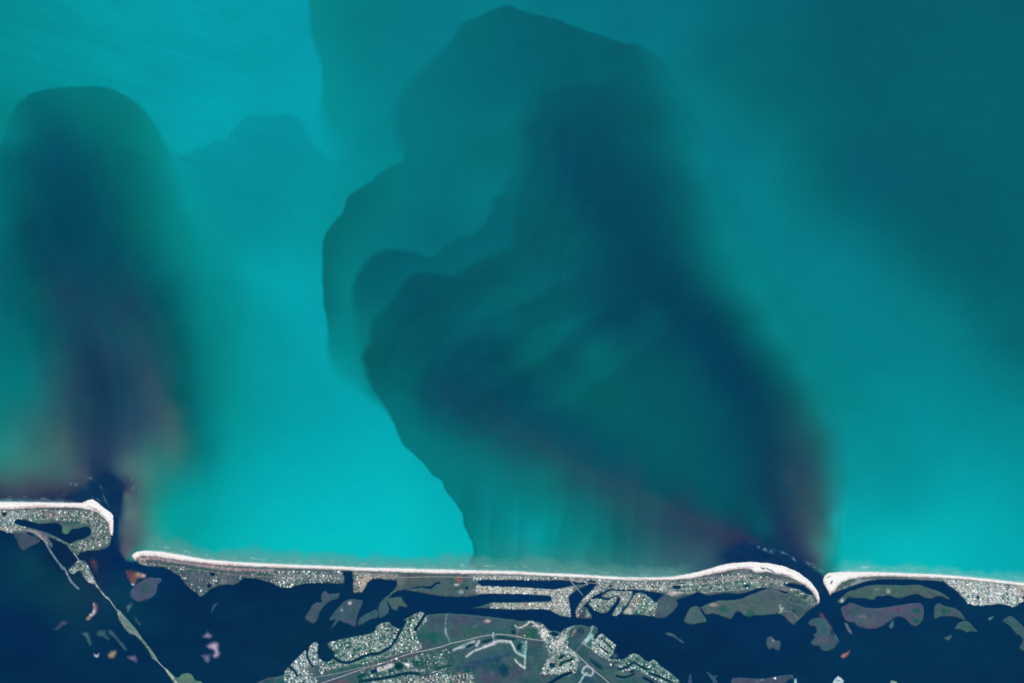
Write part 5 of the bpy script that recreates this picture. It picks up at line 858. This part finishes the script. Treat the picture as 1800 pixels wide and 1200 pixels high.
def join_houses(items):
    base = np.array(HV); V, F4, F3, M4, M3 = [], [], [], [], []
    me = bpy.data.meshes.new('houses'); faces = []; mi = []
    for n, (X, Y, l, wd, an, zn, ri) in enumerate(items):
        v = base * np.array([l, wd, 6.5 + 0.14 * wd]); ca, sa = math.cos(-an), math.sin(-an)
        V.append(np.stack([v[:, 0] * ca - v[:, 1] * sa + wx(X), v[:, 0] * sa + v[:, 1] * ca + wy(Y), v[:, 2] + 1.5], 1))
        s = n * len(base)
        faces += [tuple(i + s for i in f) for f in HW + HT + HR]; mi += [0] * (len(HW) + len(HT)) + [1 + int(ri)] * len(HR)
    me.from_pydata(np.vstack(V).tolist(), [], faces); me.materials.append(WALL)
    for k in names: me.materials.append(RM[k])
    me.polygons.foreach_set('material_index', mi)
    o = bpy.data.objects.new('houses', me); C.objects.link(o); o['kind'] = 'stuff'; o['label'] = 'thousands of smaller houses packed along streets and canals'
join_houses(HX[300:])
print('houses', len(HX))

# ---------------------------------------------------------------- streets of the towns
def streets():
    for zi, c, a, R, vr in STREETS:
        zn, poly = ZONES[zi][0], np.array(ZONES[zi][1], float)
        if ROWS[zi][3] < .36: continue
        V, F = [], []
        hw = 0.42
        us = np.arange(-R, R, 1.5)
        lines = [(np.stack([us, np.full(us.size, v)], 1), 0) for v in vr] + [(np.stack([np.full(us.size, u), us], 1), 1) for u in np.arange(-R, R, 19.0) + 4]
        for L, kind in lines:
            x = c[0] + L[:, 0] * math.cos(a) - L[:, 1] * math.sin(a); y = c[1] + L[:, 0] * math.sin(a) + L[:, 1] * math.cos(a)
            ok = inside(x, y, poly) & (y < 1206) & (x > -6) & (x < 1806)
            land = np.zeros(x.size, bool)
            for lp, hs in OUT_:
                q = np.array(lp, float); i = inside(x, y, q)
                if not i.any(): continue
                i &= seg_dist(x, y, q)[0] > 1.6
                for h in hs:
                    h = np.array(h, float); i &= ~inside(x, y, h) & (seg_dist(x, y, h)[0] > 1.4)
                land |= i
            ok &= land
            d = (math.cos(a), math.sin(a)) if kind == 0 else (-math.sin(a), math.cos(a)); n = (-d[1] * hw, d[0] * hw)
            for i in range(len(x) - 1):
                if ok[i] and ok[i + 1]:
                    s = len(V); z = 2.62 + 0.03 * kind
                    V += [(wx(x[i] + n[0]), wy(y[i] + n[1]), z), (wx(x[i + 1] + n[0]), wy(y[i + 1] + n[1]), z), (wx(x[i + 1] - n[0]), wy(y[i + 1] - n[1]), z), (wx(x[i] - n[0]), wy(y[i] - n[1]), z)]
                    F.append((s + 3, s + 2, s + 1, s))
        if not F: continue
        V = np.array(V, float); F = np.array(F)
        e1, e2 = V[F[0, 1]] - V[F[0, 0]], V[F[0, 2]] - V[F[0, 0]]
        if e1[0] * e2[1] - e1[1] * e2[0] < 0: F = F[:, ::-1]
        col = np.array([156, 164, 164], float)[None] * (1 + 0.16 * vnoise(V[:, 0] / 60, V[:, 1] / 60, 511))[:, None]
        new_mesh('street', V, F, LAND, albedo(np.clip(col, 0, 250)), 'structure', 'thin pale street grid between the houses ' + PLACE[zn])
streets()

# ---------------------------------------------------------------- larger buildings
def building(label, X, Y, parts, ang, roof):
    e = bpy.data.objects.new('building', None); C.objects.link(e); e.location = (wx(X), wy(Y), 1.4); e.rotation_euler = (0, 0, math.radians(ang))
    e['label'] = label; e['category'] = 'building'
    part('wall', [(x, y, h / 2, l, w_, h) for x, y, l, w_, h in parts], WALL, e)
    for i, (x, y, l, w_, h) in enumerate(parts): part('roof', [(x, y, h + 0.4, l + 1.5, w_ + 1.5, 0.8)], RM[roof], e)
building('bright white cross shaped building by the village road', 565.5, 1182, [(0,0,18,46,9),(0,-2,40,14,8)], 8, 'white')
building('lone white building on the bottom marsh flat', 1362, 1191.5, [(0,0,32,28,9)], 10, 'white')
building('white flat roofed building between the lots and the round pond road', 715, 1168, [(0,0,40,26,9),(12,18,20,16,7)], -20, 'white')
building('white building below the stepped waterfront plots', 1073.5, 1167.5, [(0,0,22,34,9)], -12, 'white')
building('pale building on the quay at the bottom right', 1473, 1193, [(0,0,30,26,8),(22,-26,22,18,7)], 30, 'pale grey')
building('white building at the end of the pale jetty plots', 867, 1112, [(0,0,16,24,8)], 0, 'pale grey')

# ---------------------------------------------------------------- garden and woodland trees (uncountable)
def trees():
    tx, ty = [], []
    for zi, (zn, poly, zc, kk) in enumerate(ZONES):
        p = np.array(poly, float); lo, hi = p.min(0), p.max(0); n = int((hi[0] - lo[0]) * (hi[1] - lo[1]) * (.035 if zn in ('right', 'canal') else .085))
        x = rng.uniform(lo[0], hi[0], n); y = rng.uniform(lo[1], hi[1], n); k = inside(x, y, p) & (y < 1204) & (x > -4) & (x < 1804)
        tx.append(x[k]); ty.append(y[k])
    n = 2600; x = rng.uniform(500, 1190, n); y = rng.uniform(1080, 1203, n); k = fbm(x / 22, y / 22, 701, 3) > 0.05; tx.append(x[k]); ty.append(y[k])
    x = np.concatenate(tx); y = np.concatenate(ty); ok = np.zeros(x.size, bool)
    for lp, hs in OUT_:
        q = np.array(lp, float); i = inside(x, y, q)
        if not i.any(): continue
        i &= seg_dist(x, y, q)[0] > 1.0
        for h in hs: i &= ~inside(x, y, np.array(h, float))
        ok |= i
    x, y = x[ok], y[ok]
    b = [(0, 0, 0)] ; V, F, Cc = [], [], []
    lv = [(1.0, .25), (.9, .6), (.5, .95)]
    base = []
    for r, h in lv: base += [(r * math.cos(t), r * math.sin(t), h) for t in np.arange(6) * math.pi / 3 + h]
    base.append((0, 0, 1.1)); base = np.array(base); f = []
    for L in range(2): f += [(L * 6 + i, L * 6 + (i + 1) % 6, L * 6 + 6 + (i + 1) % 6) for i in range(6)] + [(L * 6 + i, L * 6 + 6 + (i + 1) % 6, L * 6 + 6 + i) for i in range(6)]
    f += [(12 + i, 12 + (i + 1) % 6, 18) for i in range(6)]; f = np.array(f)
    nb = len(base); N = len(x)
    r = rng.uniform(3.0, 7.0, N); jit = rng.uniform(.7, 1.25, (N, nb, 1))
    ang = rng.uniform(0, 6.28, N); ca, sa = np.cos(ang)[:, None], np.sin(ang)[:, None]
    P = base[None] * jit * r[:, None, None]
    V = np.stack([P[..., 0] * ca - P[..., 1] * sa + wx(x)[:, None], P[..., 0] * sa + P[..., 1] * ca + wy(y)[:, None], P[..., 2] * 1.1 + 1.2], 2).reshape(-1, 3)
    F = (f[None] + (np.arange(N) * nb)[:, None, None]).reshape(-1, 3)
    c = np.array([44, 92, 78], float)[None] + rng.normal(0, 1, (N, 1)) * np.array([12, 15, 12]); c = np.repeat(np.clip(c, 12, 160), nb, 0)
    o = new_mesh('trees', V, F, LAND, albedo(c), 'stuff', 'scattered dark green trees between the houses')
trees()
